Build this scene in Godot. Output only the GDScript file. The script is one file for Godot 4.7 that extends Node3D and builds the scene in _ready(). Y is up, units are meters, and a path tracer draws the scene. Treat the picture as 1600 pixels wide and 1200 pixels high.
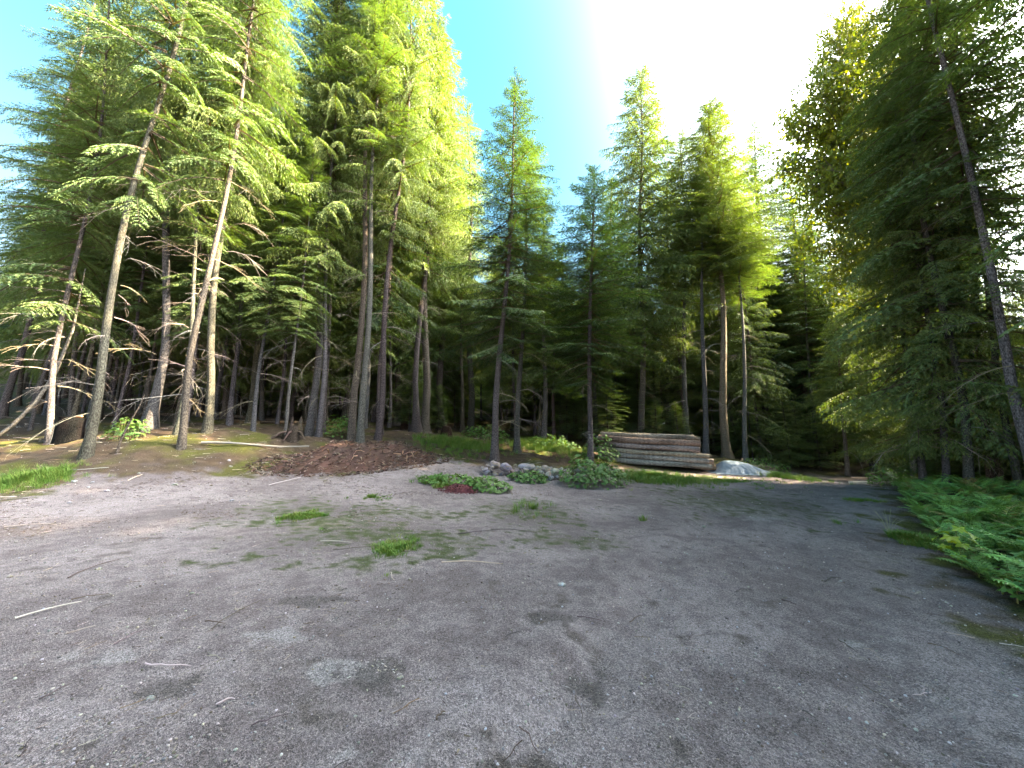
extends Node3D
# A gravel clearing at the edge of a conifer wood. x runs right, the view looks along -z ("forward" below is -z); metres.

const TERRAIN := [[0, -20, -0.0262], [-15, -15, -0.0164], [15, -15, -0.0344], [0, 0, -0.0015], [-3, 2, 0.0035], [3, 2, -0.0041], [-6, 4, -0.0142], [6, 4, 0.0007], [0, 5, -0.0041], [-5, 7, -0.0234], [0, 9, 0.0136], [4, 8, -0.0034], [-30, 0, 0.0313], [-22, 8, -0.0389], [30, 0, -0.0297], [20, 8, 0.0516], [-13.91, 10.37, 0.404], [-12, 10.59, 0.1489], [-12.82, 11.2, -0.1184], [-18.78, 13.66, 0.0494], [-12.39, 12.56, -0.4142], [-10.75, 12.15, -0.1935], [-11.2, 13.61, -0.0724], [-9.57, 11.3, 0.1238], [-7.72, 12.33, 0.1496], [-9.91, 15.18, 0.1287], [-8.77, 16.15, -0.0677], [-5.43, 12.83, 0.0045], [-6.68, 16.22, 0.013], [-4.79, 19.16, -0.1751], [-3.06, 11.36, -0.0128], [0.63, 12.41, 0.0769], [-0.67, 15.83, -0.0003], [-3.48, 20.25, 0.1142], [2.92, 24.3, -0.0355], [3.44, 16.86, -0.084], [6.94, 19.47, 0.1389], [8.83, 25.38, -0.0142], [12.31, 21.4, -0.1978], [10.96, 18.47, 0.0202], [14.87, 19.57, 0.1738], [19.36, 21.62, 0.1297], [19.41, 18.53, -0.0872], [10.17, 9.38, -0.0396], [14.61, 12.41, -0.0663], [5.68, 9.01, 0.052], [3.3, 9.9, -0.0235], [-28.31, 21.94, 0.0606], [-22.96, 23.87, -0.0967], [-16.7, 24, 0.0102], [-11.69, 28.09, 0.0311], [-5.22, 30.18, 0.0228], [5.91, 34.31, 0.0255], [21.91, 36.43, -0.0692], [30.61, 32.72, 0.1318], [30.43, 25.56, -0.0851], [-46.96, 44.47, -0.0084], [-26.09, 49.63, -0.029], [0, 55.01, -0.014], [28.7, 55.42, -0.0144], [52.17, 50.75, 0.0055]]
const TERRAIN_PLANE := [1.8497, -0.0627, 0.0872]
# species, x, forward, height, trunk radius, lean per metre, crown start, crown radius, label
const TREES := [
	["hemlock", -23.5, 16.95, 29, 0.13, -0.017, 7.1, 2.1, "grey trunked hemlock at the far end of the mossy slope beyond the curved sapling"],
	["hemlock", -15.72, 12.66, 22, 0.089, -0.07, 4.1, 2.1, "slender dark trunked hemlock beside the sawn stump"],
	["hemlock", -12.72, 11.2, 31, 0.114, 0.005, 8.2, 2.1, "stout grey hemlock leaning above the gravel edge just right of the sawn stump"],
	["hemlock", -19.12, 16, 20, 0.089, -0.07, 6.8, 2.1, "very thin young hemlock behind the sawn stump"],
	["cedar", -13.31, 13.56, 32, 0.151, -0.061, 9, 2.3, "thick cedar with flared root base standing on the sunlit moss"],
	["hemlock", -11.82, 13.11, 23, 0.076, -0.049, 7.4, 2.1, "thin straight hemlock between the flared cedar and the leaning trunks"],
	["hemlock", -10.75, 12.15, 30, 0.102, 0.012, 9.4, 2.1, "tall grey hemlock rooted in the bank edge above the dark soil"],
	["cedar", -11.28, 13.71, 32, 0.137, -0.032, 9.4, 2.3, "cedar with orange sunlit trunk beside the grey hemlock on the bank"],
	["hemlock", -12.3, 16.09, 24, 0.099, -0.064, 7.1, 2.1, "thin hemlock with pale kinked base behind the sunlit cedar trunk"],
	["cedar", -8.99, 16.45, 31, 0.162, -0.039, 13.9, 2.5, "brightly sunlit cedar trunk, thickest of the clump behind the broken stump"],
	["cedar", -8.43, 16.17, 27, 0.111, -0.037, 8, 2.4, "brightly sunlit cedar trunk, nearest the mound in the clump behind the broken stump"],
	["cedar", -8.98, 17.64, 26, 0.108, -0.048, 8, 2.4, "thin sunlit cedar trunk at the back of the clump by the broken stump"],
	["cedar", -7.07, 16.4, 32, 0.168, -0.013, 15.6, 2.5, "dark cedar, one of a close pair growing behind the bark mound"],
	["hemlock", -6.51, 15.99, 30, 0.153, -0.02, 13.9, 2.5, "dark patchy barked hemlock, twin of the close pair behind the bark mound"],
	["cedar", -6.06, 16.81, 29, 0.149, 0.022, 9.8, 2.5, "dark slim cedar standing apart just behind the end of the bark mound"],
	["cedar", -5.35, 20.65, 28, 0.19, 0.01, 10.7, 3.1, "slim cedar leaning on the broad cedar with fluted roots"],
	["cedar", -5.04, 21.17, 31, 0.266, -0.017, 9.8, 3.2, "broad cedar with fluted spreading roots beyond the bark mound"],
	["hemlock", -13.63, 20.11, 26, 0.115, -0.045, 3.6, 2.6, "thin brown hemlock behind the fallen pole and broken stump"],
	["spruce", -0.73, 15.83, 19.1, 0.162, 0.052, 4.5, 2.7, "tall slim dark open grown conifer standing right behind the rock pile"],
	["hemlock", 0.24, 17.85, 17, 0.152, 0.041, 4.7, 2.7, "shorter hemlock close behind the slim dark conifer at the rock pile"],
	["spruce", 3.52, 16.95, 14.9, 0.141, 0.045, 3.7, 3.1, "slim dark conifer rising out of the leafy bush beside the log stack"],
	["cedar", 8.47, 24.4, 29.4, 0.256, 0.057, 6.1, 4.2, "tallest full crowned cedar with reddish trunk behind the log stack"],
	["cedar", 10.92, 23.35, 23, 0.181, 0.065, 10.1, 2.8, "bare trunked cedar behind the middle of the log stack"],
	["hemlock", 11.33, 21.91, 19, 0.183, 0.07, 11, 2.1, "dark bare trunked hemlock at the end of the log stack"],
	["cedar", 12.51, 21.81, 24.1, 0.258, 0.051, 11.5, 3.6, "pale grey trunked cedar with dead drooping branches behind the blue tarp"],
	["hemlock", 13.65, 21.94, 16, 0.143, 0.07, 10, 2.1, "thin pale trunked hemlock beside the grey cedar behind the tarp"],
	["spruce", 19.02, 27.58, 28.6, 0.271, 0.07, 4.5, 3.7, "dark pointed spruce with drooping branches rising behind the tarp"],
	["cedar", 18.75, 21.09, 9, 0.107, 0.07, 1.9, 1.9, "small pale trunked cedar at the bend of the road"],
	["hemlock", 19.99, 24.66, 17, 0.13, 0.07, 3.7, 2.2, "thin hemlock set back in the dark woods at the road bend"],
	["hemlock", 13.89, 10.01, 24, 0.129, 0.006, 8.5, 2, "leaning pale grey trunked hemlock with bare side twigs above the fern bed"],
	["cedar", 14.32, 12.51, 16, 0.098, 0.07, 1.6, 2.6, "cedar with long drooping green boughs behind the fern bed"],
	["hemlock", 14.2, 11.83, 26, 0.115, 0.07, 2.4, 2.2, "dark hemlock with hanging branches beside the leaning grey trunk"],
	["cedar", 14.69, 13.56, 17, 0.101, 0.07, 1.6, 2.2, "full cedar with low boughs where the road meets the fern bed"],
	["cedar", 21.87, 20.04, 20, 0.137, -0.07, 3.7, 2.2, "narrow cedar standing on the far side of the yellow broadleaf tree"],
	["leafy", 17.91, 16.87, 26, 0.127, 0.03, 8.6, 3, "broadleaf tree with glowing yellow green leaves above the road"],
	["spruce", 21.03, 26.58, 25, 0.213, 0.07, 3.7, 3.6, "dark spruce beside the yellow broadleaf tree"],
	["spruce", 16.65, 12.92, 26, 0.107, 0.07, 4.7, 3.3, "dark drooping spruce behind the leaning grey trunk"],
	["hemlock", 15.39, 11.51, 27, 0.093, 0.07, 4.3, 3.3, "tall dark hemlock in the second row behind the leaning grey trunk"],
	["cedar", 16.33, 12.95, 22, 0.095, 0.07, 2.8, 2.4, "tall cedar in the second row behind the drooping boughs of the fern bed edge"],
	["cedar", -3.05, 27.24, 28.1, 0.28, -0.023, 8.7, 2.4, "narrow pointed cedar set back beyond the sunlit meadow grass"],
	["cedar", -4.97, 26.16, 31, 0.267, -0.033, 9.2, 2.6, "tall sunlit cedar at the edge of the open sky behind the fluted cedar"],
	["cedar", -8.45, 27.08, 33, 0.269, -0.049, 9.2, 2.8, "very tall sunlit cedar behind the dark close pair of trunks"],
	["hemlock", 2, 23.28, 17, 0.199, 0.015, 3.8, 2.2, "bushy hemlock in the gap beyond the rock pile grass"],
	["hemlock", 4.17, 30.36, 16.9, 0.258, 0.024, 4.4, 2.4, "short pointed hemlock far back in the gap of the treeline"],
	["spruce", 8.35, 30.36, 24, 0.277, 0.035, 6.9, 2.4, "spruce behind the tallest cedar and the log stack"],
	["hemlock", 12.36, 29.39, 25, 0.256, 0.07, 7.1, 2.4, "hemlock standing deep behind the bare trunked cedar"],
	["cedar", 19.14, 31.47, 28, 0.276, 0.07, 7.8, 3, "cedar standing deep behind the pale grey cedar and tarp"]
]
# loose stones: x, forward, half width
const STONES := [
	[-11.43, 9.91, 0.088],
	[-10.91, 9.88, 0.067],
	[-8.97, 10.11, 0.089],
	[-10.03, 9.42, 0.076],
	[-10.68, 9.59, 0.049],
	[-10.43, 10.58, 0.051],
	[-9.76, 11.55, 0.060],
	[-9.12, 12.12, 0.074],
	[-10.21, 9.97, 0.041],
	[-9.88, 8.56, 0.056],
	[-5.10, 4.87, 0.049],
	[-5.86, 4.62, 0.037],
	[-4.86, 4.96, 0.029],
	[-7.67, 6.02, 0.027],
	[-6.10, 6.08, 0.028],
	[-5.05, 3.96, 0.020],
	[-2.29, 2.63, 0.033],
	[-3.99, 3.60, 0.017],
	[0.59, 4.64, 0.059],
	[-0.78, 2.87, 0.028],
	[-6.95, 13.90, 0.138],
	[-6.15, 14.15, 0.122],
	[-7.68, 11.70, 0.066],
	[-6.70, 9.15, 0.062],
	[-5.60, 10.50, 0.070],
	[-2.58, 8.72, 0.063],
	[-8.82, 11.81, 0.064],
	[2.44, 10.64, 0.078],
	[2.00, 9.53, 0.062],
	[-0.94, 2.51, 0.016],
	[3.36, 3.79, 0.016],
	[3.52, 4.56, 0.020],
	[3.92, 7.90, 0.047],
	[-6.07, 5.11, 0.021],
	[-3.37, 4.20, 0.024],
	[-3.15, 5.24, 0.026],
	[-1.23, 4.76, 0.026],
	[-8.17, 10.33, 0.048]
]
# sticks: x, forward of both ends, radius, pale or dark
const STICKS := [
	[-8.97, 6.83, -8.22, 6.98, 0.012, 1],
	[-4.41, 3.57, -4.23, 3.93, 0.012, 1],
	[-5.12, 4.56, -5.21, 5.2, 0.012, 0],
	[-2.68, 2.99, -2.33, 2.99, 0.009, 1],
	[-1.82, 2.57, -1.75, 2.63, 0.012, 1],
	[-2.76, 3.63, -2.56, 3.6, 0.009, 0],
	[-4.4, 3.99, -4.19, 4.14, 0.008, 0],
	[-3.9, 3.72, -3.89, 3.9, 0.008, 0],
	[0.62, 3.82, 0.86, 3.73, 0.008, 0],
	[1.09, 3.73, 1.27, 3.88, 0.007, 0],
	[-0.05, 3.39, 0.08, 3.48, 0.007, 0],
	[0.04, 2.42, 0.13, 2.24, 0.006, 0],
	[-2.61, 3.51, -2.58, 4.09, 0.007, 0],
	[-0.4, 7.34, 0.47, 7.13, 0.014, 0],
	[-0.97, 6.97, -0.3, 7.25, 0.012, 0],
	[-3.06, 6.21, -2.55, 6.21, 0.012, 1],
	[2.89, 4.28, 2.96, 4.16, 0.014, 0],
	[2.78, 3.46, 2.75, 3.25, 0.006, 0],
	[-0.45, 2.48, -0.41, 2.54, 0.01, 0],
	[-0.96, 5.36, -0.13, 5.37, 0.008, 1],
	[3.82, 4.83, 4.1, 4.95, 0.018, 0],
	[2.67, 10.01, 2.93, 9.5, 0.012, 1],
	[-6.87, 10.73, -6.53, 11.71, 0.02, 1],
	[-6.38, 12.75, -6.42, 13.48, 0.02, 1],
	[-10.22, 10.09, -10.29, 10.52, 0.02, 1],
	[-12.29, 10.51, -11.45, 10.71, 0.015, 1],
	[-1.5, 2.42, -1.34, 2.51, 0.006, 0],
	[-1.53, 4.97, -1.4, 4.7, 0.008, 1],
	[1.81, 2.61, 1.82, 2.51, 0.006, 0],
	[0.41, 2.7, 0.42, 2.39, 0.005, 0],
	[3.47, 3.4, 3.52, 3.22, 0.006, 0],
	[-2.95, 2.6, -2.93, 2.75, 0.007, 0],
	[-3.15, 3.23, -3.13, 3.48, 0.006, 0],
	[-2.66, 5.81, -2.02, 6.15, 0.008, 0],
	[2.54, 4.52, 2.75, 4.56, 0.008, 0]
]
# grass patches: label, x, forward, half width, half depth, blade height, clumps
const GRASS := [
	["tufts of short green grass on the bare dirt in front of the mound", -4.23, 7.95, 0.86, 0.8, 0.1, 260],
	["patch of clover and grass on the grey gravel beyond the damp patch", -1.84, 5.97, 0.49, 0.91, 0.08, 300],
	["taller fresh green grass tuft in front of the rock pile", 0.5, 9.31, 0.7, 1.31, 0.2, 80],
	["small round grass tuft alone on the gravel", 2.87, 8.26, 0.18, 0.36, 0.14, 40],
	["sunlit bright grass in front of the log stack", 5.34, 14.37, 2.43, 1.64, 0.28, 1500],
	["thin grass band between the gravel and blue tarp", 8.06, 14.48, 2.69, 2.26, 0.12, 700],
	["sunlit meadow grass between the mound and the rock pile", -2.67, 18.33, 2.36, 2.57, 0.3, 1700],
	["tall grass behind the rock pile under the two slim conifers", 1.77, 20.73, 2.84, 3, 0.45, 1500],
	["low grass strip beside the road along the fern bed", 9.48, 10.39, 0.61, 0.65, 0.1, 200],
	["green weeds at the foot of the mossy bank", -12.69, 10.03, 1.27, 0.8, 0.22, 900],
	["thin grass patch beside the small red bark heap", -3.7, 10.03, 0.67, 0.63, 0.08, 160],
	["short grass around the leafy bushes left of the rock pile", -2.21, 11.93, 1.11, 0.81, 0.16, 600],
	["grass and weeds at the road edge beside the tarp", 12.07, 17.2, 1.31, 2.69, 0.25, 600],
	["grass fringe along the front of the fern bed", 6.93, 6.8, 0.34, 1.38, 0.18, 500]
]
# soil patches seen on the clearing: kind, x, forward, half width, half depth
const SOIL := [
	["pale", -1.18, 2.97, 0.18, 0.12],
	["damp", -0.94, 2.91, 0.2, 0.2],
	["damp", -2.13, 4.15, 0.3, 0.16],
	["damp", 0.42, 3.79, 0.18, 0.14],
	["damp", 0.47, 2.91, 0.2, 0.16],
	["damp", -2.33, 2.75, 0.25, 0.12],
	["pale", -2.03, 3.48, 0.36, 0.13],
	["pale", -3.05, 3.05, 0.29, 0.12],
	["pale", -0.74, 2.24, 0.17, 0.12],
	["pale", 3.02, 3.49, 0.33, 0.14],
	["green", -0.83, 6.34, 0.83, 0.76],
	["green", 0.99, 6.71, 0.88, 0.47],
	["green", -2.93, 7.39, 1.59, 1.67],
	["green", 6.14, 10.5, 1.75, 1.72],
	["green", -4.55, 8.29, 1.38, 1.13],
	["green", -1.84, 6.24, 0.92, 1.08],
	["green", 0.3, 9.07, 1.21, 1.4],
	["pale", 5.46, 8.66, 0.57, 0.26]
]

const CLEARING := [[-34, -25], [-30, 4], [-11.8, 8.8], [-11.4, 10.1], [-9.9, 10.7], [-7.8, 11.5], [-5.2, 12.6], [-3.2, 15.5], [-1, 15.2], [1.5, 15.4], [4, 16.4], [9, 18.0], [15.2, 20.4], [18.5, 21.2], [24, 24], [24.5, 22.5], [18.5, 18.5], [14.5, 14.6], [7.3, 7.5], [6.2, 5.9], [5.0, 4.5], [4.65, 3.7], [7.0, -6], [9, -25]]
const GX0 := -80.0
const GD0 := -40.0
const GSTEP := 0.8
const GNX := 201
const GND := 176

var grid := PackedFloat32Array()
var rng := RandomNumberGenerator.new()
var n_soft := FastNoiseLite.new()
var n_mid := FastNoiseLite.new()
var n_fine := FastNoiseLite.new()
var clearing_poly := PackedVector2Array()
var used := {}
var M := {}

# ---------------------------------------------------------------- helpers
func noise_of(frequency: float, octaves: int, s: int) -> FastNoiseLite:
	var n := FastNoiseLite.new()
	n.noise_type = FastNoiseLite.TYPE_SIMPLEX_SMOOTH
	n.frequency = frequency; n.fractal_octaves = octaves; n.seed = s
	return n

func rf(a: float, b: float) -> float:
	return rng.randf_range(a, b)

func numbered(called: String) -> String:
	if not used.has(called):
		used[called] = 0
		return called
	used[called] += 1
	return "%s_%03d" % [called, used[called]]

func thing(called: String, label: String, category: String, at := Vector3.ZERO, group := "") -> Node3D:
	var o := Node3D.new()
	o.name = numbered(called)
	add_child(o)
	o.position = at
	tag(o, label, category, group)
	return o

func tag(o: Node, label: String, category: String, group := "", kind := "") -> void:
	if label != "": o.set_meta("label", label)
	if category != "": o.set_meta("category", category)
	if group != "": o.set_meta("group", group)
	if kind != "": o.set_meta("kind", kind)

func part(called: String, mesh: Mesh, mat: Material, parent: Node) -> MeshInstance3D:
	var o := MeshInstance3D.new()
	o.mesh = mesh
	o.name = called if parent != self else numbered(called)
	o.material_override = mat
	parent.add_child(o, true)
	return o

func scatter(called: String, mesh: Mesh, mat: Material, xf: Array, cols: Array, parent: Node) -> MultiMeshInstance3D:
	var mm := MultiMesh.new()
	mm.transform_format = MultiMesh.TRANSFORM_3D
	mm.use_colors = cols.size() > 0
	mm.mesh = mesh
	mm.instance_count = xf.size()
	for i in xf.size():
		mm.set_instance_transform(i, xf[i])
		if cols.size(): mm.set_instance_color(i, cols[i])
	var o := MultiMeshInstance3D.new()
	o.multimesh = mm
	o.name = called if parent != self else numbered(called)
	o.material_override = mat
	parent.add_child(o, true)
	return o

class Tris:
	var v := PackedVector3Array()
	var n := PackedVector3Array()
	var c := PackedColorArray()
	func tri(a: Vector3, b: Vector3, d: Vector3, col: Color) -> void:
		var nn := (d - a).cross(b - a).normalized()
		v.append(a); v.append(b); v.append(d)
		n.append(nn); n.append(nn); n.append(nn)
		c.append(col); c.append(col); c.append(col)
	func quad(a: Vector3, b: Vector3, d: Vector3, e: Vector3, col: Color) -> void:
		tri(a, b, d, col); tri(a, d, e, col)
	func mesh() -> ArrayMesh:
		var arr := []
		arr.resize(Mesh.ARRAY_MAX)
		arr[Mesh.ARRAY_VERTEX] = v; arr[Mesh.ARRAY_NORMAL] = n; arr[Mesh.ARRAY_COLOR] = c
		var m := ArrayMesh.new()
		m.add_surface_from_arrays(Mesh.PRIMITIVE_TRIANGLES, arr)
		return m

# a round bar through points with radii; smooth normals; wobble gives uneven bark
func tube(points: Array, radii: Array, sides: int, col: Color, wob := 0.0, caps := false, flute := 0.0, vary := 0.0) -> ArrayMesh:
	var v := PackedVector3Array(); var nn := PackedVector3Array(); var cc := PackedColorArray(); var idx := PackedInt32Array()
	var k := points.size()
	var ph := rf(0, 100)
	for i in k:
		var p: Vector3 = points[i]
		var t: Vector3 = (points[mini(i + 1, k - 1)] - points[maxi(i - 1, 0)]).normalized()
		var u := t.cross(Vector3(0.31, 0.17, 0.93)).normalized()
		var w := t.cross(u).normalized()
		for s in sides:
			var a := TAU * s / sides
			var dir := u * cos(a) + w * sin(a)
			var rr: float = radii[i]
			if wob > 0.0:
				rr *= 1.0 + wob * n_mid.get_noise_3d(dir.x * 1.6 + ph, p.y * 0.9 + p.x * 0.9, dir.z * 1.6 + dir.y)
			if flute > 0.0 and i < 4:
				rr *= 1.0 + flute * (1.0 - i / 4.0) * maxf(0.0, sin(a * 4.0 + ph))
			v.append(p + dir * rr)
			nn.append(dir)
			var b := 1.0 + vary * n_mid.get_noise_3d(p.x + dir.x + ph, p.y * 1.7 + p.z * 1.7, dir.z * 2.0)
			cc.append(Color(col.r * b, col.g * b, col.b * b))
	for i in k - 1:
		for s in sides:
			var a0 := i * sides + s; var a1 := i * sides + (s + 1) % sides
			var b0 := a0 + sides; var b1 := a1 + sides
			idx.append_array([a0, b0, a1, a1, b0, b1])
	if caps:
		for e in [0, k - 1]:
			var c0 := v.size()
			v.append(points[e]); nn.append((points[e] - points[1 if e == 0 else k - 2]).normalized()); cc.append(col)
			for s in sides:
				var a0: int = e * sides + s; var a1: int = e * sides + (s + 1) % sides
				if e == 0: idx.append_array([c0, a0, a1])
				else: idx.append_array([c0, a1, a0])
	var arr := []
	arr.resize(Mesh.ARRAY_MAX)
	arr[Mesh.ARRAY_VERTEX] = v; arr[Mesh.ARRAY_NORMAL] = nn; arr[Mesh.ARRAY_COLOR] = cc; arr[Mesh.ARRAY_INDEX] = idx
	var m := ArrayMesh.new()
	m.add_surface_from_arrays(Mesh.PRIMITIVE_TRIANGLES, arr)
	return m

# ---------------------------------------------------------------- terrain
func build_grid() -> void:
	grid.resize(GNX * GND)
	for j in GND:
		var d := GD0 + j * GSTEP
		for i in GNX:
			var x := GX0 + i * GSTEP
			var h: float = TERRAIN_PLANE[0] + TERRAIN_PLANE[1] * x + TERRAIN_PLANE[2] * d
			for t in TERRAIN:
				var dx: float = x - t[0]; var dd: float = d - t[1]
				h += t[2] * sqrt(dx * dx + dd * dd + 4.0)
			grid[j * GNX + i] = h

func base_h(x: float, d: float) -> float:
	var fx := clampf((x - GX0) / GSTEP, 0.0, GNX - 1.001)
	var fd := clampf((d - GD0) / GSTEP, 0.0, GND - 1.001)
	var i := int(fx); var j := int(fd)
	var u := fx - i; var w := fd - j
	var q := j * GNX + i
	return lerpf(lerpf(grid[q], grid[q + 1], u), lerpf(grid[q + GNX], grid[q + GNX + 1], u), w)

# how far inside the bare clearing (positive) or outside it (negative), in metres
func inside_by(x: float, d: float) -> float:
	var p := Vector2(x, d)
	var best := 1e9
	for i in clearing_poly.size():
		var a := clearing_poly[i]; var b := clearing_poly[(i + 1) % clearing_poly.size()]
		best = minf(best, p.distance_squared_to(Geometry2D.get_closest_point_to_segment(p, a, b)))
	best = sqrt(best)
	return best if Geometry2D.is_point_in_polygon(p, clearing_poly) else -best

func gh(x: float, d: float) -> float:
	var h := base_h(x, d)
	h += 0.035 * n_soft.get_noise_2d(x * 6.0, d * 6.0)
	if d > 9.0 and absf(x) < 60.0:
		var out := clampf((-inside_by(x, d) - 0.2) / 2.0, 0.0, 1.0)
		h += out * (0.16 * n_soft.get_noise_2d(x * 14.0 + 50.0, d * 14.0) + 0.10)
	return h

func on(x: float, d: float, up := 0.0) -> Vector3:
	return Vector3(x, gh(x, d) + up, -d)

func mix3(a: Color, b: Color, t: float) -> Color:
	return a.lerp(b, clampf(t, 0.0, 1.0))

func soil_color(x: float, d: float, ins: float) -> Color:
	var a := n_soft.get_noise_2d(x * 9.0, d * 9.0)
	var b := n_mid.get_noise_2d(x * 1.4, d * 1.4)
	var f := n_fine.get_noise_2d(x, d)
	# dusty granite gravel, the same everywhere, in grains and drifts of paler and darker fines
	var c := mix3(Color(0.230, 0.185, 0.182), Color(0.42, 0.350, 0.348), 0.5 + a * 0.7 + b * 0.6 + f * 0.7)
	c = mix3(c, Color(0.170, 0.138, 0.126), (b * 1.2 + f * 1.1 - 0.36) * 1.3)
	for s in SOIL:
		var ex: float = (x - s[1]) / s[3]; var ed: float = (d - s[2]) / s[4]
		var r := ex * ex + ed * ed
		if r < 3.0:
			var k := clampf((1.05 - sqrt(r) + b * 1.2 + f * 1.2) * 2.2, 0.0, 1.0)
			match s[0]:
				"damp": c = mix3(c, Color(0.121, 0.102, 0.094), k * 0.7)
				"pale": c = mix3(c, Color(0.439, 0.392, 0.388), k * 0.75)
				_: c = mix3(c, Color(0.094, 0.113, 0.039), k * clampf(0.5 + 0.8 * f, 0.0, 1.0))
	if ins < 0.8:
		var out := clampf(0.5 - ins * 2.2 + b * 2.4 + f * 1.2, 0.0, 1.0)
		var litter := mix3(Color(0.078, 0.052, 0.035), Color(0.157, 0.110, 0.074), 0.5 + f * 0.9)
		var moss := Color(0.125, 0.121, 0.028)
		var floor_c := mix3(litter, moss, a * 1.6 + b * 1.6 + 0.2)
		c = mix3(c, floor_c, out)
	return c

# two worn wheel tracks that run from the near gravel to the road bend
const TRACK := [[-0.6, -2.0], [1.0, 2.0], [4.2, 7.0], [9.4, 12.6], [16.2, 19.2], [20.0, 21.8]]
func rut(x: float, d: float) -> float:
	var p := Vector2(x, d)
	var best := 1e9
	for i in TRACK.size() - 1:
		var u := Vector2(TRACK[i][0], TRACK[i][1]); var w := Vector2(TRACK[i + 1][0], TRACK[i + 1][1])
		best = minf(best, p.distance_to(Geometry2D.get_closest_point_to_segment(p, u, w)))
	var e := (best - 0.85) / 0.24
	return -0.035 * exp(-e * e) + 0.015 * exp(-pow((best - 1.3) / 0.2, 2.0))

func build_ground() -> void:
	var angles := []
	var a := -68.0
	while a <= 68.0:
		angles.append(deg_to_rad(a)); a += 0.55
	for k in range(1, 45): angles.append(deg_to_rad(68.0 + k * (224.0 / 45.0)))
	var rings := []
	var r := 0.4
	while r < 420.0:
		rings.append(r); r *= 1.0105 if r < 24.0 else 1.05
	var na := angles.size(); var nr := rings.size()
	var v := PackedVector3Array(); var nn := PackedVector3Array(); var cc := PackedColorArray(); var idx := PackedInt32Array()
	v.resize(na * nr + 1); nn.resize(na * nr + 1); cc.resize(na * nr + 1)
	for j in nr:
		var rr: float = rings[j]
		for i in na:
			var x: float = sin(angles[i]) * rr; var d: float = cos(angles[i]) * rr
			var ins := inside_by(x, d) if (rr > 2.5 and rr < 60.0) else (5.0 if rr <= 2.5 else -10.0)
			var h := base_h(x, d) + 0.035 * n_soft.get_noise_2d(x * 6.0, d * 6.0)
			if d > 9.0 and rr < 80.0:
				h += clampf((-ins - 0.2) / 2.0, 0.0, 1.0) * (0.16 * n_soft.get_noise_2d(x * 14.0 + 50.0, d * 14.0) + 0.10)
			if rr < 26.0:
				h += rut(x, d)
				h += 0.014 * n_mid.get_noise_2d(x * 2.2, d * 2.2) + (0.007 if ins > 0.0 else 0.05) * n_fine.get_noise_2d(x * 2.0, d * 2.0)
			v[j * na + i] = Vector3(x, h, -d)
			cc[j * na + i] = soil_color(x, d, ins)
	v[na * nr] = Vector3(0, gh(0, 0), 0); nn[na * nr] = Vector3.UP; cc[na * nr] = Color(0.2, 0.19, 0.185)
	for j in nr:
		for i in na:
			var e := v[j * na + (i + 1) % na] - v[j * na + (i + na - 1) % na]
			var f := v[mini(j + 1, nr - 1) * na + i] - v[maxi(j - 1, 0) * na + i]
			var q := e.cross(f).normalized()
			nn[j * na + i] = q if q.y > 0.0 else -q
	for j in nr - 1:
		for i in na:
			var a0 := j * na + i; var a1 := j * na + (i + 1) % na
			idx.append(a0); idx.append(a0 + na); idx.append(a1)
			idx.append(a1); idx.append(a0 + na); idx.append(a1 + na)
	for i in na:
		idx.append(na * nr); idx.append(i); idx.append((i + 1) % na)
	var arr := []
	arr.resize(Mesh.ARRAY_MAX)
	arr[Mesh.ARRAY_VERTEX] = v; arr[Mesh.ARRAY_NORMAL] = nn; arr[Mesh.ARRAY_COLOR] = cc; arr[Mesh.ARRAY_INDEX] = idx
	var m := ArrayMesh.new()
	m.add_surface_from_arrays(Mesh.PRIMITIVE_TRIANGLES, arr)
	var o := part("ground", m, M.ground, self)
	o.set_meta("kind", "structure")

# ---------------------------------------------------------------- materials
func grain_image(size: int, s: int, speckle: float, low: float, stretch: bool) -> Image:
	var fine := noise_of(0.11, 3, s).get_seamless_image(size, size)
	var cell := FastNoiseLite.new()
	cell.noise_type = FastNoiseLite.TYPE_CELLULAR
	cell.cellular_return_type = FastNoiseLite.RETURN_CELL_VALUE
	cell.frequency = 0.09; cell.seed = s + 5
	var cells := cell.get_seamless_image(size, size)
	var fd := fine.get_data(); var cd := cells.get_data()
	var out := PackedByteArray()
	out.resize(size * size * 3)
	for i in size * size:
		var g := low + (1.0 - low) * (fd[i] / 255.0) 
		g += speckle * (cd[i] / 255.0 - 0.5)
		if cd[i] > 243: g += speckle * 0.5
		var b := int(clampf(g, 0.05, 1.0) * 255.0)
		out[i * 3] = b; out[i * 3 + 1] = b; out[i * 3 + 2] = b
	return Image.create_from_data(size, size, false, Image.FORMAT_RGB8, out)

func noise_tex(freq: float, oct: int, s: int, lo: Color, hi: Color, size := 512, as_normal := false, bump := 4.0) -> NoiseTexture2D:
	var t := NoiseTexture2D.new()
	t.width = size; t.height = size; t.seamless = true
	t.noise = noise_of(freq, oct, s)
	if as_normal:
		t.as_normal_map = true; t.bump_strength = bump
	else:
		var g := Gradient.new()
		g.set_color(0, lo); g.set_color(1, hi)
		t.color_ramp = g
	return t

func mat(rough: float, spec := 0.3) -> StandardMaterial3D:
	var m := StandardMaterial3D.new()
	m.vertex_color_use_as_albedo = true
	m.roughness = rough
	m.metallic_specular = spec
	return m

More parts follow.
